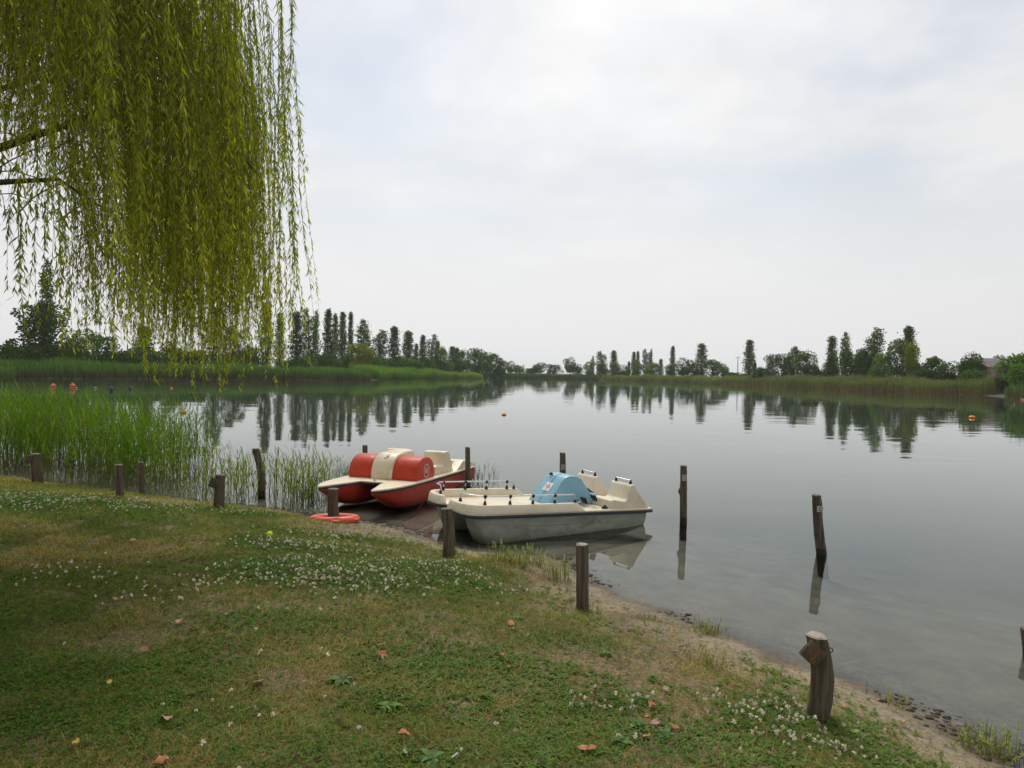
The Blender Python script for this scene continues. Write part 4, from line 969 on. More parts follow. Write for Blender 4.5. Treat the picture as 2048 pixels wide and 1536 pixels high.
# ------------------------------------------------------------------ life ring, ball, litter
def life_ring():
    b = on_ground(669, 1043); r = link('life_ring', None); r.location = (b.x, b.y, b.z + .035); r.rotation_euler = (-.11, .02, .3)
    R_, q = .295, .072; V, F, n, k = [], [], 96, 18; pocket = []
    for i in range(n):
        a = 2 * math.pi * i / n; sec = (a / (2 * math.pi) * 6) % 1.0; hole = max(0, 1 - abs((sec - .5) / .17) ** 4) if abs(sec - .5) < .17 else 0
        for j in range(k):
            t = 2 * math.pi * j / k; rr_ = q
            if hole and .05 < t < 1.25: rr_ = q * (1 - .42 * hole * math.sin((t - .05) / 1.2 * math.pi) ** .6)
            V.append(((R_ + rr_ * math.cos(t)) * math.cos(a), (R_ + rr_ * math.cos(t)) * math.sin(a), rr_ * math.sin(t) * .85))
    for i in range(n):
        for j in range(k): F.append((i * k + j, i * k + (j + 1) % k, ((i + 1) % n) * k + (j + 1) % k, ((i + 1) % n) * k + j))
    o = finish('ring_body', V, F, M['orange_ring'], r, 60)
    for i in range(6):
        a = 2 * math.pi * (i + .5) / 6; c = Vector(((R_ + q * .97) * math.cos(a), (R_ + q * .97) * math.sin(a), .004)); t = Vector((-math.sin(a), math.cos(a), 0))
        MB().tube([c - t * .07, c, c + t * .07], .008, 6).build('grip', M['orange_ring'], r)
    tag(r, 'orange plastic life ring lying on the grass round a post', 'life ring')
life_ring()
def ball():
    b = on_ground(539, 1074); bm = bmesh.new(); bmesh.ops.create_uvsphere(bm, u_segments=24, v_segments=14, radius=.036)
    for v in bm.verts: v.co.z *= .94; v.co *= 1 + .015 * math.sin(9 * v.co.x * 40)
    for f in bm.faces: f.smooth = True
    me = bpy.data.meshes.new('ball'); bm.to_mesh(me); bm.free(); o = link('ball', me, M['lime']); o.location = (b.x, b.y, b.z + .034)
    pts = []
    for i in range(33):
        t = 2 * math.pi * i / 32; v = Vector((math.cos(t) + .35 * math.cos(3 * t), math.sin(t) - .35 * math.sin(3 * t), 1.1 * math.sin(2 * t))).normalized() * .0362; pts.append(v)
    MB().tube(pts, .0013, 4).build('ball_seam', M['whitepaint'], o); tag(o, 'bright lime yellow ball lying in the clover', 'ball')
ball()

# ------------------------------------------------------------------ buoys and water birds
def lathe(prof, n=16):
    V, F = [], []
    for r_, z in prof:
        for k in range(n): a = 2 * math.pi * k / n; V.append((r_ * math.cos(a), r_ * math.sin(a), z))
    for i in range(len(prof) - 1):
        for k in range(n): j = (k + 1) % n; F.append((i * n + k, i * n + j, (i + 1) * n + j, (i + 1) * n + k))
    F += [tuple(range(n)), tuple((len(prof) - 1) * n + k for k in range(n))]; return V, F
def buoy(px, wpx, kind, mat, label):
    b = at(*px); R_ = wpx * b.y / FPX / 2; r = empty('buoy', b); 
    if kind == 'ball':
        prof = [(R_ * math.cos(t) * (1 if abs(t) > .12 else 1.04), R_ * .62 * math.sin(t) + R_ * .25) for t in np.linspace(-1.5, 1.5, 15)]
        V, F = lathe(prof); finish('float', V, F, M[mat], r, 35); V, F = lathe([(R_ * 1.06, R_ * .2), (R_ * 1.08, R_ * .25), (R_ * 1.06, R_ * .32)]); finish('seam_band', V, F, M['orange_dark'], r, 35)
        MB().tube([(0, 0, R_ * .8), (0, 0, R_ * 1.0)], R_ * .16, 7).build('eye', M['black'], r)
    else:
        prof = [(R_ * .35, -.2 * R_), (R_ * .85, 0), (R_, R_ * .5), (R_, R_ * 1.3), (R_ * .8, R_ * 1.75), (R_ * .42, R_ * 1.95)]
        V, F = lathe(prof); finish('float', V, F, M[mat], r, 40); V, F = lathe([(R_ * .42, R_ * 1.95), (R_ * .34, R_ * 2.3), (R_ * .2, R_ * 2.4)]); finish('cap', V, F, M[mat], r, 40)
        V, F = lathe([(R_ * 1.03, R_ * .8), (R_ * 1.04, R_ * .9), (R_ * 1.03, R_ * 1.0)]); finish('band', V, F, M['black'], r, 40)
    tag(r, label, 'buoy', 'buoys on the lake')
for px, w, k, mt_, lb in [((106, 777), 9, 'can', 'buoy_red', 'leftmost red orange buoy beyond the left reeds'), ((145, 777), 9.5, 'can', 'buoy_red', 'red orange buoy beside the first teal float'),
    ((152, 777), 7, 'ball', 'buoy_teal', 'teal float touching the red buoy'), ((190, 777), 7, 'ball', 'buoy_teal', 'teal float alone between red and dark buoys'),
    ((222, 782), 8, 'can', 'buoy_dark', 'dark buoy left of the pair beyond the reeds'), ((261, 780), 7, 'can', 'buoy_dark', 'dark buoy right of the pair beyond the reeds'),
    ((343, 777), 5.5, 'ball', 'buoy_orange', 'small orange float under the willow tips'), ((366, 826), 12, 'ball', 'buoy_orange', 'banded orange float nearest to the left reeds'),
    ((1008, 830), 9, 'ball', 'buoy_orange', 'orange float in the middle of the lake'), ((1944, 836), 11.5, 'ball', 'buoy_orange', 'orange float near the right bank'),
    ((2046, 800), 6, 'ball', 'buoy_red', 'red float at the right edge by the reeds')]: buoy(px, w, k, mt_, lb)
def bird(px, label, rz):
    b = at(*px); r = empty('water_bird', b, rz); s = 1.6
    V, F = lathe([(.02, -.30), (.09, -.22), (.13, -.05), (.13, .08), (.08, .2), (.02, .26)], 10); V = [(v[2] * s, v[0] * s, v[1] * s * .8 + .05) for v in V]; finish('body', V, F, M['duck'], r, 60)
    MB().tube([(.22 * s, 0, .06), (.27 * s, 0, .2 * s), (.29 * s, 0, .27 * s), (.34 * s, 0, .28 * s)], [.05 * s, .035 * s, .05 * s, .03 * s], 8).build('neck_and_head', M['duck'], r, 60)
    MB().tube([(.34 * s, 0, .275 * s), (.41 * s, 0, .265 * s)], [.022 * s, .01 * s], 6).build('bill', M['bill'], r); tag(r, label, 'bird', 'water birds')
bird((1202, 766.5), 'left one of two dark birds on the far water', .2); bird((1206.5, 766.3), 'right one of two dark birds on the far water', 2.6)

# ------------------------------------------------------------------ near reeds at the left
def near_reeds():
    pts = []
    def region(n, fx, d0, d1, ns, sd, thr, edge):
        x = rng.uniform(*fx, 60000); y = rng.uniform(9.8, 19, 60000); d = shore_d(x, y)
        ok = (d > d0) & (d < d1) & (vn(x * ns, y * ns, sd) > thr) & (rng.random(60000) < 1 - edge + edge * sstep(0, -1.0, d))
        pts.append(np.stack([x, y, d], 1)[ok][:n])
    region(1600, (-15, -7.0), -3.6, .05, .9, 91, .18, .5)
    region(200, (-6.9, -3.35), -2.0, .08, 1.4, 92, .30, 0)
    region(50, (-3.9, -3.25), -2.3, -.1, 1, 93, 0, 0)
    pts = np.concatenate(pts)
    P = np.array(pts); n = len(P); z = np.minimum(ground_z(P[:, 0], P[:, 1], P[:, 2]), .12)
    dense = sstep(-5.6, -7.4, P[:, 0] + .8 * (fbm(P[:, 0], P[:, 1], 93) - .5))
    h = (.95 + .85 * dense) * rng.uniform(.72, 1.12, n) * (.85 + .3 * fbm(P[:, 0] * .9, P[:, 1] * .9, 94)) * (.8 + .2 * sstep(0, -1, P[:, 2]))
    base = np.stack([P[:, 0], P[:, 1], z - .1], 1); D = np.stack([rng.normal(.02, .085, n), rng.normal(0, .085, n), np.ones(n)], 1)
    parts = []; th = rng.uniform(0, 3.14, n)
    for k in (0, 1.57):
        V, F, kk = blades(base, D, np.zeros(n), h * .95, np.full(n, .011), np.stack([np.cos(th + k), np.sin(th + k), np.zeros(n)], 1), 3)
        lo = np.array([.17, .145, .055]); up = np.array([.085, .17, .02]); t = np.array([0, 0, .33, .33, .67, .67, 1.])
        C = (lo + (up - lo) * np.clip(t * 1.5, 0, 1)[:, None])[None] * rng.uniform(.7, 1.2, (n, 1, 1)); parts.append((V, F, C.reshape(-1, 3)))
    for k in range(9):
        f = np.clip(.22 + k * .085 + rng.normal(0, .04, n), .12, .97); ok = (rng.random(n) < .92) & ((f > .35) | (rng.random(n) < .4))
        b = base[ok] + unit(D)[ok] * (h * f)[ok][:, None]; m_ = ok.sum(); az = th[ok] + k * 2.6 + rng.normal(0, .5, m_)
        el = rng.uniform(.85, 1.3, m_); dd = np.stack([np.cos(az) * np.cos(el), np.sin(az) * np.cos(el), np.sin(el)], 1)
        sd = np.stack([-np.sin(az), np.cos(az), np.zeros(m_)], 1)
        V, F, kk = blades(b, dd, rng.uniform(.05, .5, m_), rng.uniform(.26, .5, m_) * (.6 + .4 * dense[ok]), rng.uniform(.012, .025, m_), sd, 4)
        g = np.array([.105, .215, .014])[None] * (1 - .0) ; yl = np.array([.22, .25, .04]); u = np.clip(rng.random(m_) ** 3 + .45 * (1 - dense[ok]), 0, 1)[:, None]
        c = (g * (1 - u) + yl * u) * rng.uniform(.6, 1.3, (m_, 1)); parts.append((V, F, np.repeat(c, kk, 0)))
    # dead bent stalks low down
    m_ = 1100; i = rng.integers(0, n, m_); az = rng.uniform(0, 6.28, m_); el = rng.uniform(.2, 1.3, m_); dd = np.stack([np.cos(az) * np.cos(el), np.sin(az) * np.cos(el), np.sin(el)], 1)
    V, F, kk = blades(base[i] + rng.normal(0, .1, (m_, 3)) * np.array([1, 1, 0]) + np.array([0, 0, .1]), dd, np.full(m_, .1), rng.uniform(.25, .6, m_), np.full(m_, .008), np.stack([-np.sin(az), np.cos(az), np.zeros(m_)], 1), 3)
    parts.append((V, F, np.repeat(np.array([[.17, .13, .065]]) * rng.uniform(.5, 1.2, (m_, 1)), kk, 0)))
    V, F, C = merge(parts); tag(link('reed_bed', np_mesh('near_reeds', V, F, C), M['reed']), 'tall bright green reeds in the shallow water at the left', 'reeds', kind='stuff')
near_reeds()
def reed_clump(px, n, h, label, Y=None):
    b = at(*px); r = empty('reed_clump', b); base = np.stack([rng.normal(0, .12, n), rng.normal(0, .12, n), np.full(n, -.1)], 1); D = np.stack([rng.normal(0, .16, n), rng.normal(0, .16, n), np.ones(n)], 1)
    th = rng.uniform(0, 3.14, n); hh = h * rng.uniform(.5, 1.1, n); parts = []
    V, F, kk = blades(base, D, np.zeros(n), hh, np.full(n, .009), np.stack([np.cos(th), np.sin(th) * .3, np.zeros(n)], 1), 3); c = np.array([.08, .11, .03]) * rng.uniform(.7, 1.2, (n, 1)); parts.append((V, F, np.repeat(c, kk, 0)))
    for k in range(5):
        f = .3 + .15 * k; az = th + k * 2.6; el = rng.uniform(.8, 1.2, n); dd = np.stack([np.cos(az) * np.cos(el), np.sin(az) * np.cos(el), np.sin(el)], 1)
        V, F, kk = blades(base + unit(D) * (hh * f)[:, None], dd, rng.uniform(.1, .5, n), rng.uniform(.14, .28, n), rng.uniform(.008, .014, n), np.stack([-np.sin(az), np.cos(az), np.zeros(n)], 1), 3)
        c = np.array([.07, .13, .02]) * rng.uniform(.6, 1.3, (n, 1)); parts.append((V, F, np.repeat(c, kk, 0)))
    V, F, C = merge(parts); link('reed_leaves', np_mesh('reed_clump', V, F, C), M['reed'], r)['kind'] = 'stuff'; tag(r, label, 'reeds', 'small reed clumps')
reed_clump((948, 962), 26, .38, 'small reed clump at the stern of the red boat'); reed_clump((690, 965), 34, .62, 'reed clump close left of the red paddle cover'); reed_clump((905, 972), 12, .4, 'few reed blades beside the red hull')
reed_clump((612, 1002), 30, .5, 'reed clump behind the post with the life ring'); reed_clump((985, 958), 8, .4, 'thin reed blades behind the white boat')
def lily_pads():
    V, F, C = [], [], []
    c0 = at(378, 905)
    for i in range(150):
        x = c0.x + rng.normal(0, .28); y = c0.y + rng.normal(0, .75); R_ = rng.uniform(.03, .075); o = len(V); V.append((x, y, .006)); a0 = rng.uniform(0, 6.28); col = np.array([.34, .38, .16]) * rng.uniform(.6, 1.15)
        C.append(col)
        for k in range(11): a = a0 + .25 + k / 10 * 5.8; V.append((x + R_ * math.cos(a), y + R_ * math.sin(a), .004 + rng.uniform(0, .006))); C.append(col)
        F += [(o, o + 1 + k, o + 2 + k) for k in range(10)]
    tag(link('floating_leaves', np_mesh('pads', V, F, np.array(C)), M['pad']), 'pale floating leaves on the water between the reeds', 'water plants', kind='stuff')
lily_pads()

# ------------------------------------------------------------------ turf: blades, clover, flowers
def scatter(n, y0=2.3, y1=14.5):
    """points on the bank, thinning with distance from the viewer's side of the bank"""
    u = rng.random(n); Y = y0 * (y1 / y0) ** u; hw = .80 * Y + .8; X = rng.uniform(-1, 1, n) * hw; X = np.where(X > 4.5, -rng.uniform(0, 1, n) * hw, X)
    d = shore_d(X, Y); return X, Y, d
def turf():
    X, Y, d = scatter(520000); ok = d > .12; X, Y, d = X[ok], Y[ok], d[ok]
    gm = grass_mask(X, Y, d); ok = rng.random(len(X)) < gm * .92 + .13 * sstep(.2, .6, d) * vn(X * 4, Y * 4, 181); X, Y, d, gm = X[ok], Y[ok], d[ok], gm[ok]; n = len(X)
    z = ground_z(X, Y, d); cl = clover_mask(X, Y); lush = fbm(X * .9, Y * .9, 111, 4); fine = fbm(X * 5, Y * 5, 121, 3); sc_ = Y / 5
    h = (.026 + .036 * rng.random(n) ** 1.5 + .03 * np.maximum(0, fine - .62) * 3) * (.75 + .5 * lush) * np.clip(sc_ * .35 + .7, .8, 1.5)
    long_ = rng.random(n) < .012; h = np.where(long_, h * 2.0, h)
    az = rng.uniform(0, 6.28, n); el = rng.uniform(.35, 1.35, n); D = np.stack([np.cos(az) * np.cos(el), np.sin(az) * np.cos(el), np.sin(el)], 1)
    V, F, k = blades(np.stack([X, Y, z - .004], 1), D, rng.uniform(.1, .7, n), h / np.maximum(np.sin(el), .45), np.clip(.0048 * sc_ ** .8, .004, .010) * rng.uniform(.7, 1.4, n), np.stack([-np.sin(az), np.cos(az), np.zeros(n)], 1), 2)
    g = np.array([.185, .212, .028]); dk = np.array([.085, .148, .017]); dry = np.array([.41, .315, .11])
    dryness = np.clip(sstep(.46, .70, fbm(X * .75 + 4, Y * .75, 131, 4)) * .7 + .35 * (1 - gm) + .10 + .22 * sstep(-2.2, .5, X) + .25 * (rng.random(n) < .16) - .5 * cl - .35 * green_mask(X, Y), 0, 1)[:, None]
    u = sstep(.35, .65, lush)[:, None]; c = (g * (1 - u) + dk * u) * (1 - dryness) + dry * dryness; c = c * rng.uniform(.6, 1.35, (n, 1)) * (1 + rng.normal(0, .05, (n, 3)))
    # longer tufts and flat dry stalks break up the sward
    tx, ty, td = scatter(5200, 2.5, 13); kp = (td > .35) & (rng.random(5200) < .25 + .75 * grass_mask(tx, ty, td)); tx, ty, td = tx[kp], ty[kp], td[kp]; q = rng.integers(5, 20, len(tx)); tx = np.repeat(tx, q); ty = np.repeat(ty, q); m_ = len(tx); bright_ = np.repeat(rng.uniform(.6, 1.35, len(q)), q)[:, None]; hh = np.repeat(rng.uniform(.03, .085, len(q)), q) * rng.uniform(.5, 1.1, m_)
    tx = tx + rng.normal(0, .016, m_) ; ty = ty + rng.normal(0, .016, m_); a2 = rng.uniform(0, 6.28, m_); e2 = rng.uniform(.6, 1.45, m_); D2 = np.stack([np.cos(a2) * np.cos(e2), np.sin(a2) * np.cos(e2), np.sin(e2)], 1)
    V2, F2, k2 = blades(np.stack([tx, ty, ground_z(tx, ty) - .004], 1), D2, rng.uniform(.1, .6, m_), hh, np.clip(.0045 * ty / 5, .0035, .008), np.stack([-np.sin(a2), np.cos(a2), np.zeros(m_)], 1), 2)
    c2 = np.where(rng.random((m_, 1)) < .2, dry, g * .9) * bright_ * rng.uniform(.8, 1.2, (m_, 1))
    sx, sy, sd_ = scatter(9000, 2.5, 12); kp = sd_ > .12; sx, sy, sd_ = sx[kp], sy[kp], sd_[kp]; m3 = len(sx); a3 = rng.uniform(0, 6.28, m3); D3 = np.stack([np.cos(a3), np.sin(a3), rng.uniform(-.02, .22, m3)], 1)
    V3, F3, k3 = blades(np.stack([sx, sy, ground_z(sx, sy, sd_) + .008], 1), D3, np.full(m3, .08), rng.uniform(.03, .11, m3), rng.uniform(.002, .0042, m3), np.stack([-np.sin(a3), np.cos(a3), np.zeros(m3)], 1), 2); c3 = np.array([.36, .29, .15]) * rng.uniform(.45, 1.15, (m3, 1))
    V, F, c_all = merge([(V, F, np.repeat(c, k, 0)), (V2, F2, np.repeat(c2, k2, 0)), (V3, F3, np.repeat(c3, k3, 0))]); print('tufts', m_, m3)
    tag(link('grass', np_mesh('grass', V, F, c_all), M['grass']), 'short dry and green grass of the bank', 'grass', kind='stuff'); print('grass', n)
    # clover leaves
    X, Y, d = scatter(330000); ok = d > .3; X, Y, d = X[ok], Y[ok], d[ok]; cl = clover_mask(X, Y)
    gn = sstep(.50, .66, fbm(X * .8 + 2, Y * .8 + 5, 141, 4)) * .55 * sstep(1.2, 2.5, d)
    ok = rng.random(len(X)) < np.clip(cl * 1.15 + gn * .6 + green_mask(X, Y) * .55 + .04, 0, 1); X, Y, d, cl = X[ok], Y[ok], d[ok], cl[ok]; n = len(X); z = ground_z(X, Y, d) + rng.uniform(.012, .045, n) * (.6 + .7 * cl); sc_ = np.clip(Y / 5, .75, 1.9)
    parts = []; a0 = rng.uniform(0, 6.28, n); col = np.array([.070, .148, .016]) * rng.uniform(.6, 1.35, (n, 1)) * (1 + rng.normal(0, .05, (n, 3)))
    lx = rng.normal(0, .3, n); ly = rng.normal(0, .3, n); s = rng.uniform(.010, .017, n) * sc_ ** .7
    for k in range(3):
        a = a0 + k * 2.094; D = np.stack([np.cos(a), np.sin(a), lx * np.cos(a) + ly * np.sin(a) + .15], 1); S = np.stack([-np.sin(a), np.cos(a), np.zeros(n)], 1)
        V, F = kites(np.stack([X, Y, z], 1), D, S, s, s * .95, .1, .58); parts.append((V, F, np.repeat(col, 4, 0)))
    V, F, C = merge(parts); tag(link('clover', np_mesh('clover', V, F, C), M['weed']), 'low green clover leaves spread through the grass', 'clover', kind='stuff'); print('clover', n)
    # clover heads: small rough globes of petals
    X, Y, d = scatter(150000, 3, 14.5); ok = (d > .25); X, Y, d = X[ok], Y[ok], d[ok]; cl = clover_mask(X, Y); ok = rng.random(len(X)) < np.clip((cl - .10) * .36, .0, 1) * (.3 + 1.4 * vn(X * 3.3, Y * 3.3, 171)) + .0015; X, Y, d = X[ok], Y[ok], d[ok]; n = len(X)
    z = ground_z(X, Y, d) + rng.uniform(.03, .065, n); R_ = rng.uniform(.009, .0145, n); parts = []
    tone = np.where(rng.random(n)[:, None] < .72, np.array([.78, .73, .56]), np.where(rng.random(n)[:, None] < .5, np.array([.45, .31, .23]), np.array([.24, .20, .11]))) * rng.uniform(.7, 1.15, (n, 1))
    cen = np.stack([X, Y, z], 1)
    for k in range(10):
        dd = unit(rng.normal(size=(n, 3)) + np.array([0, 0, .35])); V, F = kites(cen, dd, rng.normal(size=(n, 3)), R_ * rng.uniform(.9, 1.35, n), R_ * 1.0, .1, .7); parts.append((V, F, np.repeat(tone * rng.uniform(.75, 1.15, (n, 1)), 4, 0)))
    V, F, C = merge(parts); tag(link('clover_flowers', np_mesh('clover_flowers', V, F, C), M['petal']), 'small white clover flower heads dotted over the grass', 'flowers', kind='stuff'); print('heads', n)
    # small broad leaves along the shore and in the turf
    X, Y, d = scatter(26000, 2.6, 9); w = sstep(.35, .9, d) * sstep(.50, .68, fbm(X * 1.6 + 8, Y * 1.6, 151, 3)) * (.25 + .75 * sstep(-2.6, -.4, X)); ok = rng.random(len(X)) < w; X, Y, d = X[ok], Y[ok], d[ok]
    X = np.repeat(X, 6) ; Y = np.repeat(Y, 6); d = np.repeat(d, 6); n = len(X); z = ground_z(X, Y, d) + .006; az = rng.uniform(0, 6.28, n); el = rng.uniform(.1, .8, n); D = np.stack([np.cos(az) * np.cos(el), np.sin(az) * np.cos(el), np.sin(el)], 1)
    V, F, k = blades(np.stack([X, Y, z], 1), D, rng.uniform(.2, .6, n), rng.uniform(.024, .062, n), rng.uniform(.010, .021, n), np.stack([-np.sin(az), np.cos(az), np.zeros(n)], 1), 3)
    c = np.array([.115, .185, .034]) * rng.uniform(.6, 1.3, (n, 1)) * (1 + rng.normal(0, .05, (n, 3))); tag(link('ground_weeds', np_mesh('ground_weeds', V, F, np.repeat(c, k, 0)), M['weed']), 'patches of small broad leaved weeds near the shore', 'weeds', kind='stuff'); print('weeds', n)
turf()

# larger rosettes one can pick out
def rosette(px, size, nl, tone, label, wid=.3):
    b = on_ground(*px); r = empty('weed_rosette', b, rng.uniform(0, 6)); parts = []
    for i in range(int(nl * 1.9)):
        a = i * 2.4 + rng.normal(0, .2); el = rng.uniform(.12, .8); L_ = size * rng.uniform(.3, .8)
        D = np.array([[math.cos(a) * math.cos(el), math.sin(a) * math.cos(el), math.sin(el)]]); S = np.array([[-math.sin(a), math.cos(a), 0]])
        V, F, k = blades(np.array([[0, 0, .018]]), D, np.array([rng.uniform(.3, .9)]), L_, L_ * max(wid, .38) * 1.45 * rng.uniform(.7, 1.1), S, 5)
        c = np.array(tone) * np.array([2.1, 1.9, 1.6]) * rng.uniform(.6, 1.4); me = np_mesh('leaf', V, F, np.repeat(c[None], k, 0), True); link('leaf', me, M['weed'], r)
    tag(r, label, 'weed', 'broad leaved weeds in the turf')
for a in [((682, 1366), .17, 13, (.05, .085, .032), 'spreading long leaved plantain in the grass below the clover patch', .22), ((775, 1418), .15, 16, (.05, .10, .024), 'bushy broad leaved weed right below the plantain', .3),
    ((862, 1522), .13, 12, (.04, .085, .03), 'leafy weed at the bottom edge of the grass', .42), ((968, 1398), .10, 12, (.045, .09, .025), 'small leafy weed in mid grass right of the bushy one', .36),
    ((1140, 1332), .10, 11, (.055, .10, .03), 'pointed leaf rosette below the pale topped post', .4), ((1212, 1312), .09, 12, (.06, .11, .035), 'pale rosette right of the pointed one', .34),
    ((1328, 1478), .12, 9, (.035, .085, .03), 'broad dark leaves beside fallen leaves at the bottom', .6), ((1245, 1490), .11, 12, (.05, .10, .03), 'round leaved weed at the bottom middle', .6),
    ((1035, 1240), .09, 12, (.06, .11, .035), 'low rosette at the edge of the clover', .35), ((1272, 1455), .09, 10, (.045, .095, .028), 'small round leaved weed left of the orange fallen leaves', .55),
    ((1305, 1358), .07, 10, (.06, .12, .03), 'bright tuft of leaves on the bare slope', .4), ((930, 1245), .08, 10, (.06, .10, .04), 'greyish rosette within the clover patch', .35),
    ((1710, 1470), .06, 6, (.10, .15, .05), 'pale roundish leaves right of the board post', .8), ((1500, 1455), .08, 10, (.04, .09, .02), 'leafy weed left of the board post clover', .5)]: rosette(*a)

# seed-head grass tufts on the shore
def tuft(px, n, h, label, heads=.6, spread=.09):
    b = on_ground(*px); r = empty('grass_tuft', b); base = np.stack([rng.normal(0, spread, n), rng.normal(0, spread * .7, n), np.full(n, -.01)], 1)
    az = rng.uniform(0, 6.28, n); el = rng.uniform(.9, 1.5, n); D = np.stack([np.cos(az) * np.cos(el), np.sin(az) * np.cos(el), np.sin(el)], 1); S = np.stack([-np.sin(az), np.cos(az), np.zeros(n)], 1)
    hh = 1.2 * h * rng.uniform(.4, 1.0, n); dr = rng.uniform(.0, .3, n); V, F, k = blades(base, D, dr, hh, np.full(n, .0075), S, 3)
    c = np.where(rng.random(n)[:, None] < .7, np.array([.15, .20, .04]), np.array([.27, .23, .10])) * rng.uniform(.7, 1.2, (n, 1)); link('blades', np_mesh('tuft_blades', V, F, np.repeat(c, k, 0)), M['grass'], r)['kind'] = 'stuff'
    m_ = max(3, int(n * heads * .3)); i = rng.choice(n, m_, False); tip = base[i] + D[i] * hh[i][:, None]; tip[:, 2] -= (dr * hh)[i]; parts = []; ax = unit(D[i] - np.array([0, 0, 1]) * dr[i][:, None])
    for k in range(26):
        f = rng.random(m_); q = tip - ax * (f * .075)[:, None]; dd = unit(ax * 1.0 + rng.normal(size=(m_, 3)) * .55); V, F = kites(q, dd, rng.normal(size=(m_, 3)), rng.uniform(.016, .03, m_), np.full(m_, .007), .1, .4)
        parts.append((V, F, np.repeat(np.array([[.42, .45, .2]]) * rng.uniform(.7, 1.2, (m_, 1)), 4, 0)))
    V, F, C = merge(parts); link('seed_heads', np_mesh('tuft_heads', V, F, C), M['grass'], r)['kind'] = 'stuff'; tag(r, label, 'grass tuft', 'grass tufts on the shore')
for a in [((1005, 1122), 90, .26, 'seeding grass tuft under the white bow'), ((1040, 1132), 100, .27, 'grass tuft under the white hull, second from the bow'), ((1068, 1128), 70, .22, 'small grass tuft beside the second under the white hull'), ((1115, 1158), 90, .30, 'grass tuft just left of the pale topped post'),
    ((1415, 1268), 80, .16, 'thin tuft at the waterline right of the pale topped post'), ((1428, 1335), 40, .16, 'drooping seed grass on the sandy slope'), ((1990, 1510), 110, .24, 'seeding grass tuft at the lower right corner'), ((1785, 1412), 24, .15, 'sparse seed stalks at the waterline right of the board post'),
    ((1290, 1238), 50, .10, 'short tuft at the sandy edge'), ((1545, 1355), 40, .09, 'short dry tuft left of the board post'), ((1940, 1480), 40, .13, 'sparse grass at the corner waterline'), ((900, 1112), 240, .12, 'bright green grass round the foot of the bow post'), ((438, 1018), 200, .12, 'bright green grass round the foot of the third post'),
    ((240, 1000), 90, .11, 'green grass at the foot of the thin lumpy post'), ((1165, 1225), 70, .07, 'short grass at the foot of the pale topped post'), ((1660, 1445), 80, .08, 'green grass at the foot of the board post')]:
    tuft(*a, heads=.6 if a[2] > .13 else .05, spread=.09 if a[2] > .15 else .07)

# fallen leaves
def fallen(px, size, mat, label):
    b = on_ground(*px); s = size; rr = np.random.default_rng(int(px[0] * 7 + px[1])); V, F = [], []; n = 8; m_ = 5
    cu = rr.uniform(-.5, .9); tw = rr.uniform(-.6, .6)
    for i in range(n + 1):
        t = i / n; w = .66 * s * (max(0, math.sin(math.pi * t)) ** .8) * (1.25 - .75 * t) * (1 + .16 * rr.normal()) + .003
        for j in range(m_):
            q = j / (m_ - 1) * 2 - 1; y = q * w * .5 * (1 + .1 * rr.normal()); V.append(((t - .5) * s, y, .010 + cu * (q * q) * w * .35 + tw * (t - .5) ** 2 * s * .9 + .003 * rr.normal()))
    for i in range(n):
        for j in range(m_ - 1): F.append((i * m_ + j, i * m_ + j + 1, (i + 1) * m_ + j + 1, (i + 1) * m_ + j))
    V2 = [Vector(v) for v in V]; o = finish('fallen_leaf', V2, F, M[mat], None, 60); sm = o.modifiers.new('t', 'SOLIDIFY'); sm.thickness = .0012
    o.location = b + Vector((0, 0, .022)); o.rotation_euler = (rr.uniform(-.35, .35), rr.uniform(-.35, .35), rr.uniform(0, 6.28))
    MB().tube([(.5 * s, 0, .012), (.62 * s, .01 * s, .016), (.74 * s, .04 * s, .012)], .0013, 4).build('leaf_stalk', M['twig'], o)
    tag(o, label, 'leaf', 'dry leaves on the grass')
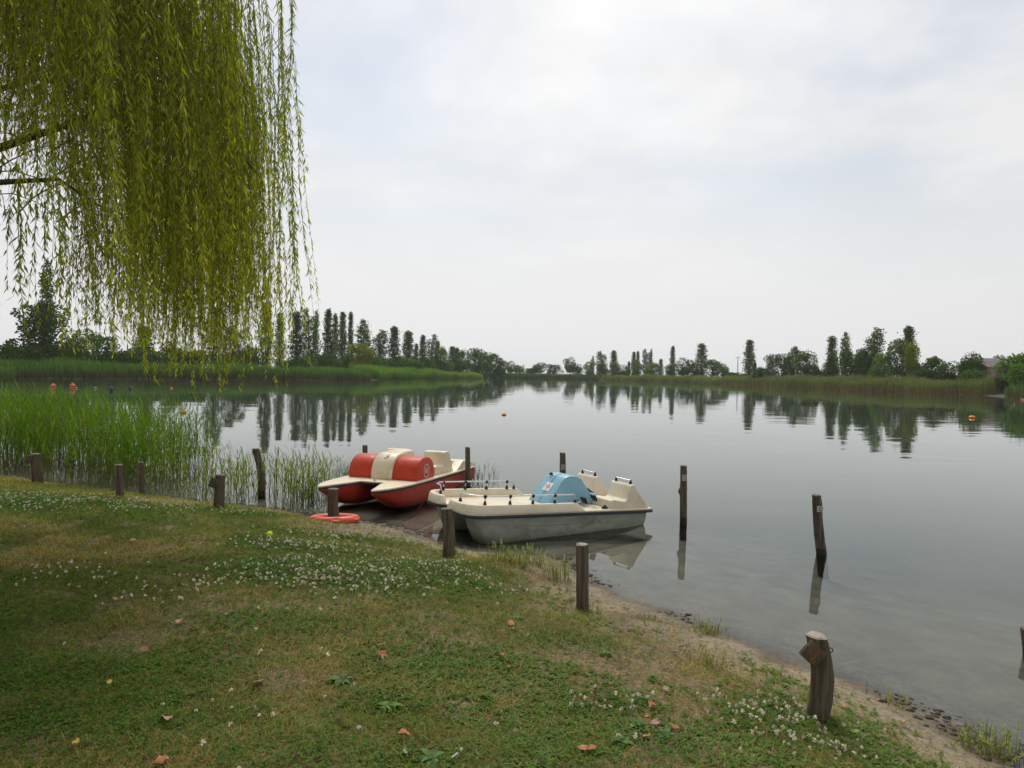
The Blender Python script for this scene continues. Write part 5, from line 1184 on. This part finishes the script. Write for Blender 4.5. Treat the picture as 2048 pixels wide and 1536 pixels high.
for a in [((361, 1250), .085, 'leaf_tan', 'large tan leaf on the dark grass at the left'), ((288, 1308), .07, 'leaf_brown', 'brown leaf below left of the large tan leaf'), ((516, 1373), .085, 'leaf_brown', 'curled brown leaf in the grass left of the plantain'),
    ((331, 1448), .085, 'leaf_pink', 'pinkish brown leaf near the bottom left'), ((155, 1497), .055, 'leaf_yellow', 'yellow leaf in the bottom left corner'), ((219, 1373), .05, 'leaf_yellow', 'narrow yellow leaf left of the curled brown one'),
    ((264, 1086), .08, 'leaf_tan', 'tan leaf on the grass far left'), ((763, 1318), .08, 'leaf_orange', 'orange brown leaf standing below the clover patch'), ((764, 1300), .06, 'leaf_brown', 'small dark leaf just above the standing orange one'),
    ((808, 1480), .075, 'leaf_orange', 'bright orange leaf below the bushy weed'), ((1022, 1252), .09, 'leaf_orange', 'big reddish leaf at the right end of the clover'), ((1003, 1319), .045, 'leaf_orange', 'small orange leaf in mid grass'), ((1016, 1342), .035, 'leaf_orange', 'tiny orange leaf below the small one'),
    ((1331, 1386), .055, 'leaf_pink', 'pink brown leaf on the slope above the leaf cluster'), ((1302, 1419), .06, 'leaf_orange', 'topmost of the orange leaf cluster at the lower middle'), ((1295, 1447), .05, 'leaf_orange', 'left leaf in the middle of the orange cluster'),
    ((1311, 1455), .06, 'leaf_pink', 'round pale leaf in the middle of the orange cluster'), ((1350, 1463), .055, 'leaf_orange', 'right leaf of the orange cluster'), ((1293, 1484), .055, 'leaf_orange', 'lowest leaf of the orange cluster'),
    ((1166, 1508), .06, 'leaf_orange', 'left of two orange leaves at the bottom edge'), ((1184, 1509), .055, 'leaf_orange', 'right of two orange leaves at the bottom edge'), ((322, 1531), .07, 'leaf_orange', 'orange leaf cut by the bottom edge at the left'),
    ((230, 1205), .05, 'leaf_tan', 'small tan leaf on the left grass'), ((640, 1225), .05, 'leaf_pink', 'small pale leaf left of the clover patch'), ((1350, 1310), .05, 'leaf_pink', 'small pink leaf on the bare slope'), ((1345, 1270), .05, 'leaf_orange', 'red orange leaf near the water tuft'),
    ((1805, 1452), .05, 'leaf_tan', 'tan leaf on the sand right of the board post'), ((1692, 1422), .05, 'leaf_tan', 'pale leaf at the foot of the board post')]: fallen(*a)
def stick(a, b, rad, mat, name, label, cat):
    p0, p1 = on_ground(*a), on_ground(*b); z = Vector((0, 0, .02)); mid = (p0 + p1) / 2 + Vector((.01, .015, .03))
    o = MB().tube([p0 + z, mid, p1 + z], [rad, rad * .9, rad * .6], 6).build(name, M[mat], None); tag(o, label, cat)
stick((904, 1523), (917, 1520), .004, 'straw', 'paper_stick', 'small white paper stick on the grass at the bottom', 'litter')
stick((1022, 1183), (1062, 1203), .006, 'twig', 'twig', 'reddish twig on the sand right of the clover patch', 'twig'); stick((1358, 1299), (1376, 1301), .006, 'twig', 'twig', 'short twig on the sandy slope', 'twig'); stick((758, 1102), (782, 1105), .006, 'twig', 'twig', 'pale twig behind the clover patch', 'twig')
stick((988, 1260), (1006, 1272), .004, 'twig', 'twig', 'thin dark twig beside the big reddish leaf', 'twig')

p0 = on_ground(790, 1053); p1 = at(846, 1004, .06); pts = []
for i in range(13):
    t = i / 12; q = p0.lerp(p1, t); q.z = max(q.z - .10 * math.sin(math.pi * t), gz(q.x, q.y) + .008) if i else q.z + .006; pts.append(q)
o = MB().tube(pts, .004, 6).build('mooring_rope', M['rope'], None); tag(o, 'thin dark mooring rope running from the mud to the red hull', 'rope')

# mud clods and debris along the waterline
def clods():
    parts = []; bm = bmesh.new(); bmesh.ops.create_icosphere(bm, subdivisions=1, radius=1); bv = np.array([v.co for v in bm.verts]); bf = np.array([[v.index for v in f.verts] for f in bm.faces]); bm.free()
    n = 0
    while n < 700:
        i = rng.integers(0, 16); t = rng.random(); a = np.array(near[i]); b = np.array(near[i + 1]); e = b - a; nr = np.array([-e[1], e[0]]) / np.linalg.norm(e); p = a + e * t + nr * rng.normal(-.02, .09)
        if vn(np.array([p[0] * 2.5]), np.array([p[1] * 2.5]), 161)[0] < .42: continue
        s = .005 + .013 * rng.random() ** 2; z = gz(p[0], p[1])
        if z < -.03: continue
        v = bv * (1 + rng.normal(0, .28, (len(bv), 1))) * np.array([s * rng.uniform(1, 2.2), s * rng.uniform(1, 2), s * rng.uniform(.5, .9)]); parts.append((v + np.array([p[0], p[1], z + s * .2]), bf, np.ones((len(v), 3)))); n += 1
    V, F, C = merge(parts); tag(link('mud_clods', np_mesh('mud_clods', V, F, None), M['mud']), 'dark mud clods and debris along the waterline', 'mud', kind='stuff')
clods()

# ------------------------------------------------------------------ haze over the lake
def haze():
    mt, nt, N, L, out = new_mat('haze_air'); v = N.new('ShaderNodeVolumePrincipled'); v.inputs['Color'].default_value = (.94, .96, 1, 1); v.inputs['Density'].default_value = .00018; v.inputs['Anisotropy'].default_value = .2
    L.new(v.outputs[0], out.inputs['Volume'])
    q = MB(); q.box((0, 1050, 17), (3600, 2900, 46)); o = q.build('haze', mt, None, 0); tag(o, 'thin pale summer haze over the lake', 'haze', kind='stuff'); o.visible_shadow = True
haze()
